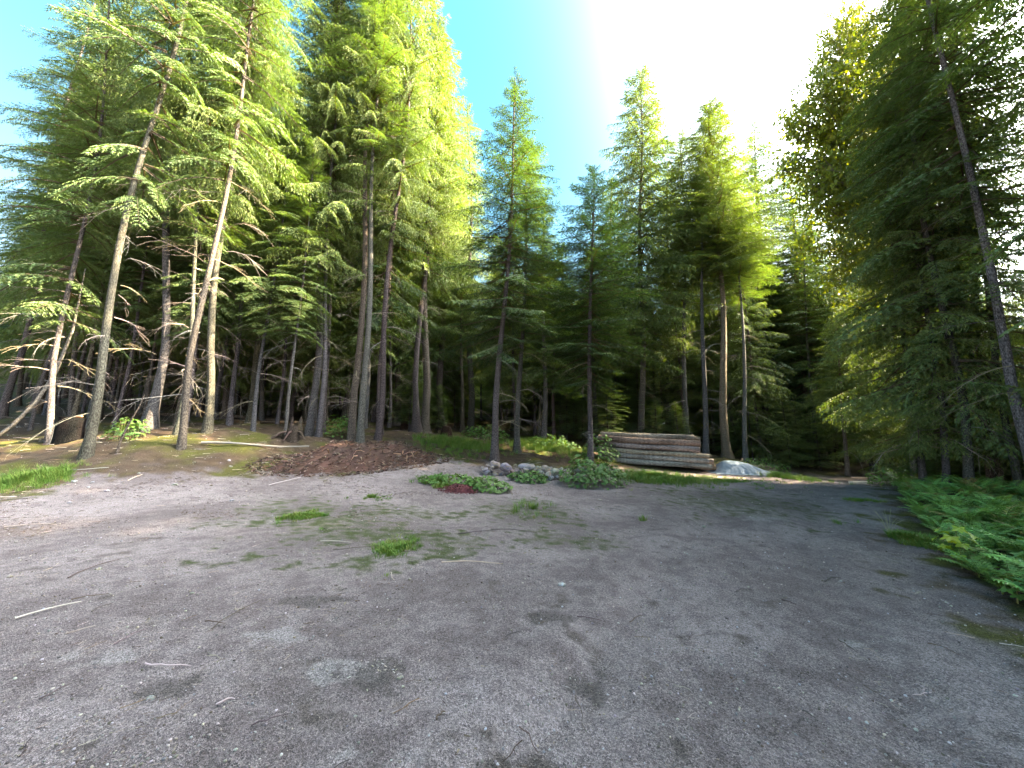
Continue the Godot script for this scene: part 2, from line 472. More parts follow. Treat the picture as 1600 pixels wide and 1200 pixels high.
func build_materials() -> void:
	var g := mat(0.95, 0.25)
	var im := grain_image(1024, 11, 0.55, 0.45, false)
	g.albedo_texture = ImageTexture.create_from_image(im)
	g.albedo_color = Color(1, 1, 1)
	g.uv1_triplanar = true; g.uv1_world_triplanar = true; g.uv1_scale = Vector3(0.95, 0.95, 0.95)
	g.heightmap_enabled = true
	g.heightmap_texture = ImageTexture.create_from_image(grain_image(1024, 11, 0.7, 0.3, false))
	g.heightmap_scale = 2.0
	M.ground = g
	var b := mat(0.95, 0.2)
	b.albedo_texture = noise_tex(0.035, 5, 31, Color(0.30, 0.29, 0.28), Color(1, 1, 1), 512)
	b.uv1_triplanar = true; b.uv1_scale = Vector3(1.6, 0.55, 1.6)
	b.heightmap_enabled = true
	b.heightmap_texture = noise_tex(0.05, 4, 37, Color(0, 0, 0), Color(1, 1, 1), 512)
	b.heightmap_scale = 3.0
	M.bark = b
	var l := mat(0.9, 0.2)
	l.albedo_texture = noise_tex(0.03, 5, 41, Color(0.35, 0.33, 0.32), Color(1, 1, 1), 512)
	l.uv1_triplanar = true; l.uv1_scale = Vector3(0.35, 1.8, 1.8)
	l.heightmap_enabled = true
	l.heightmap_texture = noise_tex(0.05, 4, 43, Color(0, 0, 0), Color(1, 1, 1), 512)
	l.heightmap_scale = 2.0
	M.log = l
	M.twig = mat(0.9, 0.2)
	var nd := mat(0.6, 0.35)
	nd.backlight_enabled = true; nd.backlight = Color(0.78, 0.82, 0.36)
	M.needle = nd
	var lf := mat(0.5, 0.4)
	lf.backlight_enabled = true; lf.backlight = Color(0.85, 0.85, 0.22)
	M.leaf = lf
	var gr := mat(0.6, 0.3)
	gr.backlight_enabled = true; gr.backlight = Color(0.6, 0.66, 0.2)
	M.grass = gr
	var st := mat(0.9, 0.3)
	st.albedo_texture = noise_tex(0.03, 5, 51, Color(0.45, 0.44, 0.43), Color(1, 1, 1), 512)
	st.uv1_triplanar = true; st.uv1_scale = Vector3(1.5, 1.5, 1.5)
	st.heightmap_enabled = true
	st.heightmap_texture = noise_tex(0.04, 5, 53, Color(0, 0, 0), Color(1, 1, 1), 512)
	st.heightmap_scale = 2.0
	M.stone = st
	M.chip = mat(0.9, 0.2)
	var tp := mat(0.55, 0.4)
	tp.albedo_texture = noise_tex(0.02, 4, 61, Color(0.72, 0.72, 0.72), Color(1, 1, 1), 256)
	tp.uv1_triplanar = true; tp.uv1_scale = Vector3(1.2, 1.2, 1.2)
	M.tarp = tp
	var w := mat(0.8, 0.25)
	M.wood = w

# ---------------------------------------------------------------- foliage
func spray(t: Tris, at: Vector3, dir: Vector3, up: Vector3, length: float, width: float, col: Color) -> void:
	var side := dir.cross(up).normalized() * width
	var mid := at + dir * length * 0.45 + up * length * 0.05
	var tip := at + dir * length
	t.tri(at, mid + side, tip, col)
	t.tri(at, tip, mid - side, col)

func needle_spray(t: Tris, at: Vector3, dir: Vector3, up: Vector3, length: float, width: float, col: Color) -> void:
	var side := dir.cross(up).normalized() * width
	t.tri(at - side, at + dir * length, at + side, col)

func vary(c: Color, amount: float) -> Color:
	var k := 1.0 + rf(-amount, amount)
	return Color(c.r * k * (1.0 + rf(-0.10, 0.14)), c.g * k, c.b * k * (1.0 + rf(-0.2, 0.2)))

# one bough, growing along +x. droop_l: how much the side twigs hang; leaf: spray size
func bough(length: float, pairs: int, green: Color, arch: Vector2, droop_l: float, spread: float, leaf: Vector2, gap: float) -> ArrayMesh:
	var t := Tris.new()
	var brown := Color(0.085, 0.062, 0.045)
	var wob := rf(-0.12, 0.12)
	var stem := func(s: float) -> Vector3:
		return Vector3(length * s * (1.0 - 0.06 * s), length * (arch.x * s + arch.y * s * s), length * wob * s * s)
	var segs := 5
	for i in segs:
		var p: Vector3 = stem.call(float(i) / segs); var q: Vector3 = stem.call(float(i + 1) / segs)
		var w0 := 0.011 * length * (1.0 - float(i) / segs) + 0.004; var w1 := 0.011 * length * (1.0 - float(i + 1) / segs) + 0.003
		t.quad(p + Vector3(0, w0, 0), q + Vector3(0, w1, 0), q - Vector3(0, w1, 0), p - Vector3(0, w0, 0), brown)
		t.quad(p + Vector3(0, 0, w0), q + Vector3(0, 0, w1), q - Vector3(0, 0, w1), p - Vector3(0, 0, w0), brown)
	for i in pairs:
		for side in [-1.0, 1.0]:
			var s: float = 0.10 + 0.88 * (i + rf(0.0, 1.0)) / pairs
			var base: Vector3 = stem.call(s)
			var ll := length * (spread * pow(1.0 - s, 0.75) + 0.07) * rf(0.7, 1.2)
			if s < 0.22: ll *= 0.6
			var ang := rf(0.75, 1.05)
			var dir := Vector3(cos(ang), rf(-0.10, 0.10), sin(ang) * side).normalized()
			var m := int(ceil(ll / gap))
			for j in m:
				var u := (j + rf(0.2, 0.8)) / m
				var pos := base + dir * ll * u * (1.0 - 0.25 * droop_l * u) + Vector3.DOWN * droop_l * ll * u * u
				var along := (dir + Vector3.DOWN * droop_l * 2.0 * u).normalized()
				var across := along.cross(Vector3.UP).normalized() * (1.0 if j % 2 == 0 else -1.0)
				var ld := (along * rf(0.5, 0.9) + across * rf(0.4, 0.9) + Vector3.DOWN * droop_l * rf(0.2, 0.8)).normalized()
				var up := (Vector3.UP + Vector3(rf(-0.9, 0.9), 0, rf(-0.9, 0.9))).normalized()
				if absf(up.dot(ld)) > 0.9: up = across
				var k := rf(0.7, 1.25) * (1.0 - 0.35 * u)
				needle_spray(t, pos, ld, up, leaf.x * k, leaf.y * k, vary(green, 0.28))
			needle_spray(t, base + dir * ll * 0.9 * (1.0 - 0.25 * droop_l) + Vector3.DOWN * droop_l * ll * 0.85, (dir + Vector3.DOWN * droop_l).normalized(), Vector3.UP, leaf.x, leaf.y * 0.8, vary(green, 0.25))
	needle_spray(t, stem.call(0.97), (stem.call(1.0) - stem.call(0.9)).normalized(), Vector3.UP, leaf.x, leaf.y, vary(green, 0.2))
	return t.mesh()

var boughs := {}
func bough_set(species: String) -> Array:
	if boughs.has(species): return boughs[species]
	var out := []
	for size in [0.8, 1.7, 3.2]:
		var set_of := []
		for k in 3:
			var tint := rf(0.88, 1.14)
			match species:
				"hemlock":
					set_of.append(bough(size, int(size * 6.0) + 4, Color(0.105 * tint, 0.150 * tint, 0.056 * tint), Vector2(0.16, -0.36), 0.30, 0.36, Vector2(0.140, 0.019), 0.048))
				"cedar":
					set_of.append(bough(size, int(size * 6.5) + 4, Color(0.112 * tint, 0.146 * tint, 0.048 * tint), Vector2(-0.06, -0.16), 0.95, 0.30, Vector2(0.150, 0.019), 0.048))
				_:
					set_of.append(bough(size, int(size * 6.5) + 4, Color(0.052 * tint, 0.084 * tint, 0.036 * tint), Vector2(-0.18, 0.04), 0.42, 0.26, Vector2(0.13, 0.019), 0.048))
		out.append(set_of)
	boughs[species] = out
	return out

func crown_mesh(species: String, height: float, radius: float, count: int, sparse := 0.0, whorled := false, ragged := 0.0) -> ArrayMesh:
	var sets := bough_set(species)
	var st := SurfaceTool.new()
	st.begin(Mesh.PRIMITIVE_TRIANGLES)
	for k in count:
		if rng.randf() < sparse: continue
		var f := (k + rf(0.0, 1.0)) / count
		f = pow(f, 1.12)
		if whorled:
			f = clampf((floorf(f * 34.0) + 0.5 + rf(-0.16, 0.16)) / 34.0, 0.0, 1.0)
		if f < 0.34 and rng.randf() < ragged * (1.0 - f / 0.4): continue
		var prof := pow(1.0 - f, 0.62)
		if f < 0.12: prof *= 0.55 + f * 3.75
		var ln := (radius * prof * rf(0.5, 1.28) + 0.22)
		var cls := 0 if ln < 1.15 else (1 if ln < 2.4 else 2)
		var mesh: ArrayMesh = sets[cls][rng.randi() % 3]
		var sc: float = ln / [0.8, 1.7, 3.2][cls]
		var az := k * 2.39996 + rf(-0.5, 0.5)
		var pitch := lerpf(-0.22, 0.55, f * f) + rf(-0.14, 0.14)
		if species == "spruce": pitch = lerpf(-0.38, 0.35, f) + rf(-0.1, 0.1)
		var bs := Basis(Vector3.UP, az) * Basis(Vector3.BACK, pitch) * Basis(Vector3.RIGHT, rf(-0.3, 0.3))
		st.append_from(mesh, 0, Transform3D(bs.scaled_local(Vector3(sc, sc, sc)), Vector3(0, height * f * 0.985, 0)))
	for k in 5:   # the leader
		var bs := Basis(Vector3.UP, k * 1.3) * Basis(Vector3.BACK, rf(0.9, 1.45))
		st.append_from(sets[0][k % 3], 0, Transform3D(bs.scaled_local(Vector3.ONE * rf(0.45, 0.8)), Vector3(0, height * rf(0.955, 0.985), 0)))
	return st.commit()

func leafy_bough(green: Color, length: float) -> ArrayMesh:
	var t := Tris.new()
	var brown := Color(0.12, 0.10, 0.075)
	for tw in 9:
		var s := 0.15 + 0.85 * tw / 9.0
		var base := Vector3(length * s, length * (0.18 * s - 0.22 * s * s), 0)
		var dir := Vector3(rf(0.3, 0.9), rf(-0.35, 0.45), rf(-0.9, 0.9)).normalized()
		var ll := length * rf(0.22, 0.42)
		t.quad(base + Vector3(0, 0.006, 0), base + dir * ll, base + dir * ll - Vector3(0, 0.004, 0), base - Vector3(0, 0.006, 0), brown)
		for j in 26:
			var p := base + dir * ll * rf(0.05, 1.05) + Vector3(rf(-0.14, 0.14), rf(-0.16, 0.10), rf(-0.14, 0.14))
			var ld := Vector3(rf(-0.7, 0.7), rf(-1.0, 0.1), rf(-0.7, 0.7)).normalized()
			var up := Vector3(rf(-1, 1), rf(-0.6, 1), rf(-1, 1)).normalized()
			if absf(up.dot(ld)) > 0.9: up = ld.cross(Vector3.RIGHT).normalized()
			spray(t, p, ld, up, rf(0.07, 0.12), rf(0.026, 0.042), vary(green, 0.3))
	t.quad(Vector3(0, 0.02, 0), Vector3(length, -0.03 * length, 0), Vector3(length, -0.04 * length, 0), Vector3(0, -0.02, 0), brown)
	t.quad(Vector3(0, 0, 0.02), Vector3(length, -0.03 * length, 0), Vector3(length, -0.04 * length, 0), Vector3(0, 0, -0.02), brown)
	return t.mesh()

func leafy_crown(height: float, radius: float, count: int) -> ArrayMesh:
	var st := SurfaceTool.new()
	st.begin(Mesh.PRIMITIVE_TRIANGLES)
	var set_of := []
	for k in 4: set_of.append(leafy_bough(Color(0.16, 0.19, 0.025), 1.8))
	for k in count:
		var f := pow((k + rf(0, 1)) / count, 0.95)
		var ln := radius * (0.35 + 0.65 * sin(PI * clampf(f * 0.85 + 0.18, 0.0, 1.0))) * rf(0.6, 1.15)
		var bs := Basis(Vector3.UP, k * 2.39996 + rf(-0.5, 0.5)) * Basis(Vector3.BACK, rf(0.1, 0.7) + f * 0.3) * Basis(Vector3.RIGHT, rf(-1, 1))
		var sc := ln / 1.8
		st.append_from(set_of[k % 4], 0, Transform3D(bs.scaled_local(Vector3(sc, maxf(sc, 0.8), maxf(sc, 0.8))), Vector3(0, height * f * 0.93, 0)))
	return st.commit()

# bare dead limb along +x with a few twigs
func dead_limb() -> ArrayMesh:
	var t := Tris.new()
	var c := vary(Color(0.20, 0.17, 0.14), 0.2)
	var p := Vector3.ZERO
	var dir := Vector3(1, rf(-0.2, 0.35), rf(-0.2, 0.2)).normalized()
	var nseg := 7
	for i in nseg:
		var q := p + dir * 0.22
		limb_piece(t, p, q, 0.013 * (1.0 - float(i) / (nseg + 1)) + 0.003, c)
		if i > 0:
			for k in rng.randi_range(1, 2):
				var td := (dir + Vector3(rf(-0.3, 0.3), rf(-0.8, 0.3), rf(-1.2, 1.2))).normalized()
				var q2 := q + td * rf(0.15, 0.5)
				limb_piece(t, q, q2, 0.0042, c)
				limb_piece(t, q2, q2 + (td + Vector3(rf(-0.4, 0.4), rf(-0.6, 0.1), rf(-0.4, 0.4))).normalized() * rf(0.1, 0.3), 0.003, c)
		p = q
		dir = (dir + Vector3(rf(-0.05, 0.1), rf(-0.30, 0.06), rf(-0.25, 0.25))).normalized()
	return t.mesh()

func limb_piece(t: Tris, p: Vector3, q: Vector3, w: float, c: Color) -> void:
	var d := (q - p).normalized()
	var u := d.cross(Vector3(0.2, 0.9, 0.35)).normalized(); var b := d.cross(u)
	var o := [u * w, (-u * 0.5 + b * 0.87) * w, (-u * 0.5 - b * 0.87) * w]
	for i in 3:
		var e: Vector3 = o[i]; var f: Vector3 = o[(i + 1) % 3]
		t.quad(p + e, p + f, q + f * 0.75, q + e * 0.75, c)

var limbs := []
var crowns := {}
var dead_sets := []

func trunk_mesh(height: float, radius: float, species: String, flare: float, tone: Color) -> ArrayMesh:
	var pts := []; var rad := []
	var n := 22
	var ph := rf(0, 50)
	for i in n + 1:
		var f := pow(float(i) / n, 1.5)
		var y := -0.25 + (height + 0.25) * f
		var sway := height * 0.006 * minf(1.0, y / 3.0)
		pts.append(Vector3(sway * sin(ph + y * 0.35), y, sway * cos(ph * 1.7 + y * 0.28)))
		var rr := radius * (1.0 - 0.93 * pow(maxf(0.0, y) / height, 0.85)) + 0.012
		rr += radius * flare * exp(-maxf(0.0, y + 0.1) / 0.35)
		rad.append(rr)
	return tube(pts, rad, 12, tone, 0.16, false, 0.35 * flare, 0.35)

func bark_tone(species: String) -> Color:
	match species:
		"cedar": return vary(Color(0.185, 0.160, 0.142), 0.10)
		"leafy": return vary(Color(0.36, 0.34, 0.30), 0.08)
		"spruce": return vary(Color(0.18, 0.15, 0.13), 0.10)
	return vary(Color(0.178, 0.166, 0.156), 0.12)

func crown_for(species: String, index: int) -> ArrayMesh:
	var key := "%s%d" % [species, index]
	if not crowns.has(key):
		if species == "leafy": crowns[key] = leafy_crown(15.0, 4.2, 300)
		else: crowns[key] = crown_mesh(species, 18.0, 3.2, [215, 190, 215, 200, 330][index], 0.0, index == 3, 0.75 if index == 3 else 0.35)
	return crowns[key]

func tone_for(species: String, label: String) -> Color:
	var c := bark_tone(species)
	return Color(c.r * 1.5, c.g * 1.5, c.b * 1.5) if label.contains("pale") and label.contains("trunked") else c

func tree(called: String, label: String, group: String, species: String, x: float, d: float, height: float, radius: float, lean: float, start: float, crown_r: float, dead: int, flare := 0.7, open := false) -> Node3D:
	var o := thing(called, label, "tree", on(x, d), group)
	o.rotation.z = -atan(lean)
	var stem := part("trunk", trunk_mesh(height, radius * 0.88, species, flare, tone_for(species, label)), M.bark, o)
	var ci := (4 if crown_r > 3.5 else (rng.randi() % 2 if not open else 3)) if species != "leafy" else 0
	var cr := part("crown", crown_for(species, ci), M.leaf if species == "leafy" else M.needle, o)
	cr.set_meta("kind", "stuff")
	var full := 18.0 if species != "leafy" else 15.0
	var fr := 3.2 if species != "leafy" else 4.2
	cr.position.y = start
	cr.rotation.y = rf(0, TAU)
	cr.scale = Vector3(1.22 * crown_r / fr, (height - start + 0.25) / full, 1.22 * crown_r / fr)
	for k in dead:
		var b := part("dead_branch", limbs[rng.randi() % limbs.size()], M.twig, stem)
		var y := lerpf(1.2, start + 1.0, (k + rf(0, 1)) / dead)
		var s := rf(0.5, 1.15)
		b.transform = Transform3D((Basis(Vector3.UP, rf(0, TAU)) * Basis(Vector3.BACK, rf(-0.35, 0.25)) * Basis(Vector3.RIGHT, rf(0, TAU) * 0.1)).scaled_local(Vector3(s, s, s)), Vector3(0, y, 0))
	return o

# ---------------------------------------------------------------- woods
func blocked(x: float, d: float, spots: Array, gap: float) -> bool:
	for s in spots:
		if (s.x - x) * (s.x - x) + (s.y - d) * (s.y - d) < gap * gap: return true
	return false

# the road's open lane, through which the low sun reaches the grass and the far trunks
func in_lane(x: float, d: float) -> bool:
	return x > 10.0 and absf(d - 16.6 - 0.035 * (x - 10.0)) < (4.2 if x < 17.0 else 5.2)

const MARKS := [["the sawn stump", -15.5, 13.0], ["the curved bare sapling", -17.5, 13.0], ["the flared cedar on the moss", -13.3, 13.6], ["the orange sunlit cedar trunk", -11.3, 13.7], ["the broken stump", -9.0, 15.3], ["the dark close pair of trunks", -6.8, 16.2], ["the broad fluted cedar", -5.0, 21.2], ["the dark old stump", -3.9, 21.9], ["the slim conifer by the rock pile", -0.7, 15.8], ["the conifer in the leafy bush", 3.5, 17.0], ["the log stack", 7.0, 18.9], ["the blue tarp", 10.7, 17.9], ["the thin pale hemlock", 13.7, 21.9], ["the small cedar at the road bend", 18.7, 21.1], ["the yellow broadleaf tree", 16.0, 16.0], ["the fern bed", 12.0, 9.0]]
# a label that says behind which landmark, as seen from the clearing, a tree stands and how far back
func near_label(what: String, x: float, d: float) -> String:
	var best := 1e9; var name_of := ""; var md := 0.0
	for m in MARKS:
		var off := absf(x / d - m[1] / m[2]) * 20.0 + absf(d - m[2]) * 0.15
		if off < best:
			best = off; name_of = m[0]; md = m[2]
	var back := d - md
	return "%s %s %s" % [what, "close behind" if back < 5.0 else ("well behind" if back < 14.0 else "far behind"), name_of]

func build_trees() -> void:
	for k in 7: limbs.append(dead_limb())
	var spots := []
	for t in TREES:
		var dead := 12
		if t[0] == "leafy": dead = 0
		elif t[6] < 4.6: dead = 5
		var o := tree("%s_tree" % (t[0] if t[0] != "leafy" else "broadleaf"), t[8], "trees around the clearing", t[0], t[1], t[2], t[3], t[4], t[5], t[6], t[7], dead, 1.3 if String(t[8]).contains("flared") or String(t[8]).contains("fluted") else 0.6, t[0] != "cedar" and t[0] != "leafy")
		spots.append(Vector2(t[1], t[2]))
	# the crowded stand behind: every trunk a tree of its own
	var made := 0
	var tries := 0
	while made < 225 and tries < 6000:
		tries += 1
		var d := rf(13.0, 46.0)
		var x := rf(-1.35, 1.35) * d
		var ins := inside_by(x, d)
		if ins > -2.6 or blocked(x, d, spots, 1.3 + d * 0.018) or in_lane(x, d): continue
		if x > -6.5 and x < 14.5 and d < 25.0: continue
		if x < -2.0 and d < 17.0: continue
		if x > 10.0 and (d < 12.5 or (d < 17.0 and x < 15.0)): continue
		
		var sp: String = ["hemlock", "cedar", "hemlock", "cedar", "spruce"][rng.randi() % 5]
		var where := "behind the mossy bank and bark mound"
		var start := rf(1.8, 6.5)
		if x > 14.0 and d < 20.0:
			where = "behind the fern bed"; start = rf(1.6, 4.0)
		elif x > 15.0:
			where = "beyond the road bend"; start = rf(1.5, 4.5)
		elif x > -3.0:
			where = "far behind the rock pile and log stack"; start = rf(2.0, 6.0)
		var h := rf(19.0, 30.0)
		if x > -4.0 and x < 20.0: h = rf(12.0, 17.5)
		elif x >= 20.0: h = rf(17.0, 23.0)
		if x > 13.0 and d < 22.0: h = minf(h, (x + 2.0) * 0.65)
		tree("%s_tree" % sp, near_label("%s %s" % ["tall thin" if h > 24.0 else ("middling" if h > 17.0 else "short"), sp], x, d), "conifers of the crowded stand", sp, x, d, h, rf(0.08, 0.17), rf(-0.03, 0.03), start, rf(2.0, 2.9), 5 if d < 30.0 else 0)
		spots.append(Vector2(x, d)); made += 1
	made = 0; tries = 0
	while made < 34 and tries < 4000:
		tries += 1
		var d := rf(14.2, 24.0)
		var x := rf(-1.3, -0.42) * d
		if inside_by(x, d) > -2.2 or blocked(x, d, spots, 1.0): continue
		tree("hemlock_tree", near_label("thin pole trunked hemlock", x, d), "thin poles on the mossy slope", "hemlock", x, d, rf(13.0, 20.0), rf(0.05, 0.085), rf(-0.03, 0.03), rf(3.5, 7.0), rf(1.3, 2.0), 7, 0.4)
		spots.append(Vector2(x, d)); made += 1
	for q in [[-24.0, 18.6, 30.0], [-21.6, 19.8, 28.0], [-27.5, 21.0, 31.0], [-19.6, 18.4, 29.0], [-30.0, 23.5, 30.0]]:
		if blocked(q[0], q[1], spots, 0.8): continue
		tree("cedar_tree", near_label("very tall cedar", q[0], q[1]), "conifers of the crowded stand", "cedar", q[0], q[1], q[2], 0.15, 0.0, 3.5, 2.8, 4)
		spots.append(Vector2(q[0], q[1]))
	# young trees under the edge of the wood
	made = 0; tries = 0
	while made < 34 and tries < 4000:
		tries += 1
		var d := rf(13.0, 32.0)
		var x := rf(-1.2, 1.25) * d
		if inside_by(x, d) > -1.8 or blocked(x, d, spots, 1.1): continue
		if x > -6.0 and x < 14.5 and d < 22.0: continue
		if x < -6.0 and d < 19.0: continue
		var where := "on the slope among the bare trunks" if x < -3.0 else ("in the shade behind the log stack" if x < 14.0 else "at the dark edge of the road and fern bed")
		var h := rf(2.2, 5.5)
		tree("young_hemlock", near_label("young hemlock sapling with low boughs", x, d), "young hemlocks under the trees", "hemlock", x, d, h, rf(0.025, 0.05), rf(-0.03, 0.03), h * 0.12, h * 0.33, 0, 0.3)
		spots.append(Vector2(x, d)); made += 1
	made = 0; tries = 0
	while made < 30 and tries < 4000:
		tries += 1
		var d := rf(10.5, 24.0)
		var x := rf(14.5, 30.0)
		if inside_by(x, d) > -1.4 or blocked(x, d, spots, 1.0) or x / d > 1.5 or (d < 13.0 and x < 16.5): continue
		var h := rf(2.6, 5.2)
		var sp: String = ["cedar", "hemlock"][rng.randi() % 2]
		tree("young_%s" % sp, near_label("young %s with boughs to the ground" % sp, x, d), "young trees behind the fern bed and road", sp, x, d, h, 0.04, rf(-0.03, 0.03), 0.25, h * 0.36, 0, 0.3)
		spots.append(Vector2(x, d)); made += 1
	for q in [[21.6, 15.2, 8.5], [22.6, 17.4, 8.8], [22.2, 19.8, 10.5], [25.6, 18.8, 12.5], [26.5, 15.8, 11.5], [24.6, 21.6, 14.0], [20.0, 13.6, 8.0], [29.0, 17.5, 13.5], [20.8, 20.6, 10.0], [19.6, 17.9, 11.0]]:
		if blocked(q[0], q[1], spots, 0.9): continue
		tree("cedar_tree", near_label("half grown cedar clothed to the ground", q[0], q[1]), "half grown cedars behind the fern bed", "cedar", q[0], q[1], q[2], 0.09, 0.0, 0.6, 2.2, 0)
		spots.append(Vector2(q[0], q[1]))
	for k in 16:
		var d := 24.0 + (k % 4) * 2.6 + rf(-0.8, 0.8)
		var x := 16.5 + int(k / 4) * 3.2 + rf(-1.0, 1.0) + (d - 24.0) * 0.5
		if blocked(x, d, spots, 1.0): continue
		tree("cedar_tree", near_label("dense cedar clothed almost to the ground", x, d), "dense cedars beyond the road", "cedar", x, d, rf(12.0, 18.0), 0.12, 0.0, rf(0.8, 1.8), rf(2.0, 2.6), 0)
		spots.append(Vector2(x, d))
	# trees beside and behind the camera's side of the road; the clearing lies in their shade
	made = 0; tries = 0
	while made < 84 and tries < 12000:
		tries += 1
		var d := rf(-14.0, 20.0)
		var x := rf(9.5, 40.0)
		if d > -3.0 and x - 4.2 < 1.5 * maxf(d, 0.0): continue
		if inside_by(x, d) > -2.5 or blocked(x, d, spots, 2.0) or in_lane(x, d): continue
		var sp: String = ["hemlock", "cedar", "hemlock"][rng.randi() % 3]
		tree("%s_tree" % sp, "tall %s in the wood beside the clearing past the fern bed" % sp, "shade trees past the fern bed", sp, x, d, ((x + 20.0) if d < 10.0 else ((x + 15.0) if d < 12.0 else (x + 7.0))) * 0.65 + rf(-1.0, 2.0), 0.17, 0.0, rf(1.5, 3.0), rf(2.4, 3.0), 0)
		spots.append(Vector2(x, d)); made += 1
	# the wood goes on far behind as one mass
	var xf := []
	for k in 460:
		var d := rf(40.0, 92.0)
		var x := rf(-1.5, 1.5) * d
		var s := rf(0.7, 1.05)
		xf.append(Transform3D(Basis(Vector3.UP, rf(0, TAU)).scaled(Vector3(s * 1.3, s * (1.15 if absf(x / d + 0.1) > 0.35 else 0.85), s * 1.3)), Vector3(x, base_h(x, minf(d, 99.0)) + 0.6, -d)))
	var w := scatter("distant_woods", crown_for("cedar", 1), M.needle, xf, [], self)
	tag(w, "dark mass of far conifers filling the gaps between the trunks", "woods", "", "stuff")

# ---------------------------------------------------------------- stones, wood, heaps
func rock_mesh(half: Vector3, col: Color, detail := 7) -> ArrayMesh:
	var t := Tris.new()
	var planes := []
	for k in 9:
		planes.append([Vector3(rf(-1, 1), rf(-1, 1), rf(-1, 1)).normalized(), rf(0.5, 0.82)])
	var ph := rf(0, 90)
	var rings := detail; var seg := detail + 3
	var pts := []
	for i in rings + 1:
		var row := []
		for j in seg:
			var th := PI * i / rings; var a := TAU * j / seg
			var p := Vector3(sin(th) * cos(a), cos(th), sin(th) * sin(a))
			p *= 1.0 + 0.22 * n_soft.get_noise_3d(p.x * 12.0 + ph, p.y * 12.0, p.z * 12.0)
			for q in planes:
				var over: float = p.dot(q[0]) - q[1]
				if over > 0.0: p -= q[0] * over * 0.9
			row.append(p * half)
		pts.append(row)
	for i in rings:
		for j in seg:
			var k := (j + 1) % seg
			var c := vary(col, 0.05)
			t.tri(pts[i][j], pts[i][k], pts[i + 1][k], c)
			t.tri(pts[i][j], pts[i + 1][k], pts[i + 1][j], c)
	return t.mesh()

func rings_disc(radius: float, col: Color, dark: Color, facing: Vector3) -> ArrayMesh:
	var t := Tris.new()
	var u := facing.cross(Vector3(0.1, 0.2, 0.95)).normalized(); var w := facing.cross(u)
	var n := 8; var seg := 14
	for i in n:
		var r0 := radius * i / n; var r1 := radius * (i + 1) / n
		var c := col.lerp(dark, (0.55 if i % 2 == 1 else 0.1) + (0.5 if i < 1 else 0.0))
		for j in seg:
			var a := TAU * j / seg; var b := TAU * (j + 1) / seg
			var e := u * cos(a) + w * sin(a); var f := u * cos(b) + w * sin(b)
			t.quad(e * r0, e * r1, f * r1, f * r0, c)
	return t.mesh()

func build_logs() -> void:
	var names := ["bottom", "second", "third", "fourth", "fifth", "top"]
	var yaw := deg_to_rad(-24.0)
	var centre := Vector3(6.95, 0, -18.9)
	var axis := Vector3(cos(yaw), -0.070, -sin(yaw)).normalized()
	var across := Vector3(axis.z, 0, -axis.x).normalized()     # away from the open side
	if across.z > 0.0: across = -across
	var y0 := gh(centre.x, 18.9) + 0.02
	var layers := [6, 6, 5, 5, 4, 3]
	var y := 0.0
	for li in layers.size():
		var n: int = layers[li]
		var rmax := 0.0
		for k in n:
			var r := rf(0.105, 0.145) if li != 4 else rf(0.135, 0.165)
			rmax = maxf(rmax, r)
			var ln := rf(4.9, 5.4) if li < 3 else rf(4.3, 4.8)
			var off := (k - (n - 1) * 0.5) * 0.295 + (0.12 if li % 2 == 1 else 0.0) - 0.1 * li * 0.3
			var shift := rf(-0.22, 0.22) + (-0.15 if li > 2 else 0.05)
			var o := thing("log", "%s log of the stack, %s row from the ground" % [["front", "second", "third", "fourth", "fifth", "rear"][k] if k < n - 1 else "rear", names[li]], "log", centre + Vector3(0, y0 + y + r, 0) + across * off + axis * shift, "logs in the stack")
			var tilt := rf(-0.010, 0.010)
			o.transform.basis = Basis(axis, across.cross(axis).normalized(), across) * Basis(Vector3.BACK, tilt)
			var pts := []; var rad := []
			for i in 21:
				var f := i / 20.0
				pts.append(Vector3((f - 0.5) * ln, 0.025 * sin(f * 5.0 + k), 0.03 * sin(f * 3.3 + li)))
				rad.append(r * (1.08 - 0.22 * f if (k + li) % 2 == 0 else 0.86 + 0.22 * f))
			var tone := vary([Color(0.38, 0.325, 0.285), Color(0.45, 0.39, 0.345), Color(0.33, 0.26, 0.21), Color(0.43, 0.385, 0.345)][rng.randi() % 4], 0.1)
			part("bark", tube(pts, rad, 14, tone, 0.14, false, 0.0, 0.9), M.log, o)
			for e in [0, 20]:
				var ce := part("cut_end", rings_disc(rad[e] * 0.985, Color(0.42, 0.31, 0.20), Color(0.27, 0.18, 0.11), Vector3.RIGHT), M.wood, o)
				ce.position = pts[e] + Vector3(0.004 if e else -0.004, 0, 0)
			for s in 3:
				var kn := part("knot", rock_mesh(Vector3(0.03, 0.022, 0.03), Color(0.16, 0.11, 0.08), 4), M.wood, o)
				var f := rf(0.1, 0.9); var a := rf(0.2, 2.2)
				kn.position = Vector3((f - 0.5) * ln, sin(a) * r, cos(a) * -r)
		y += rmax * 1.86

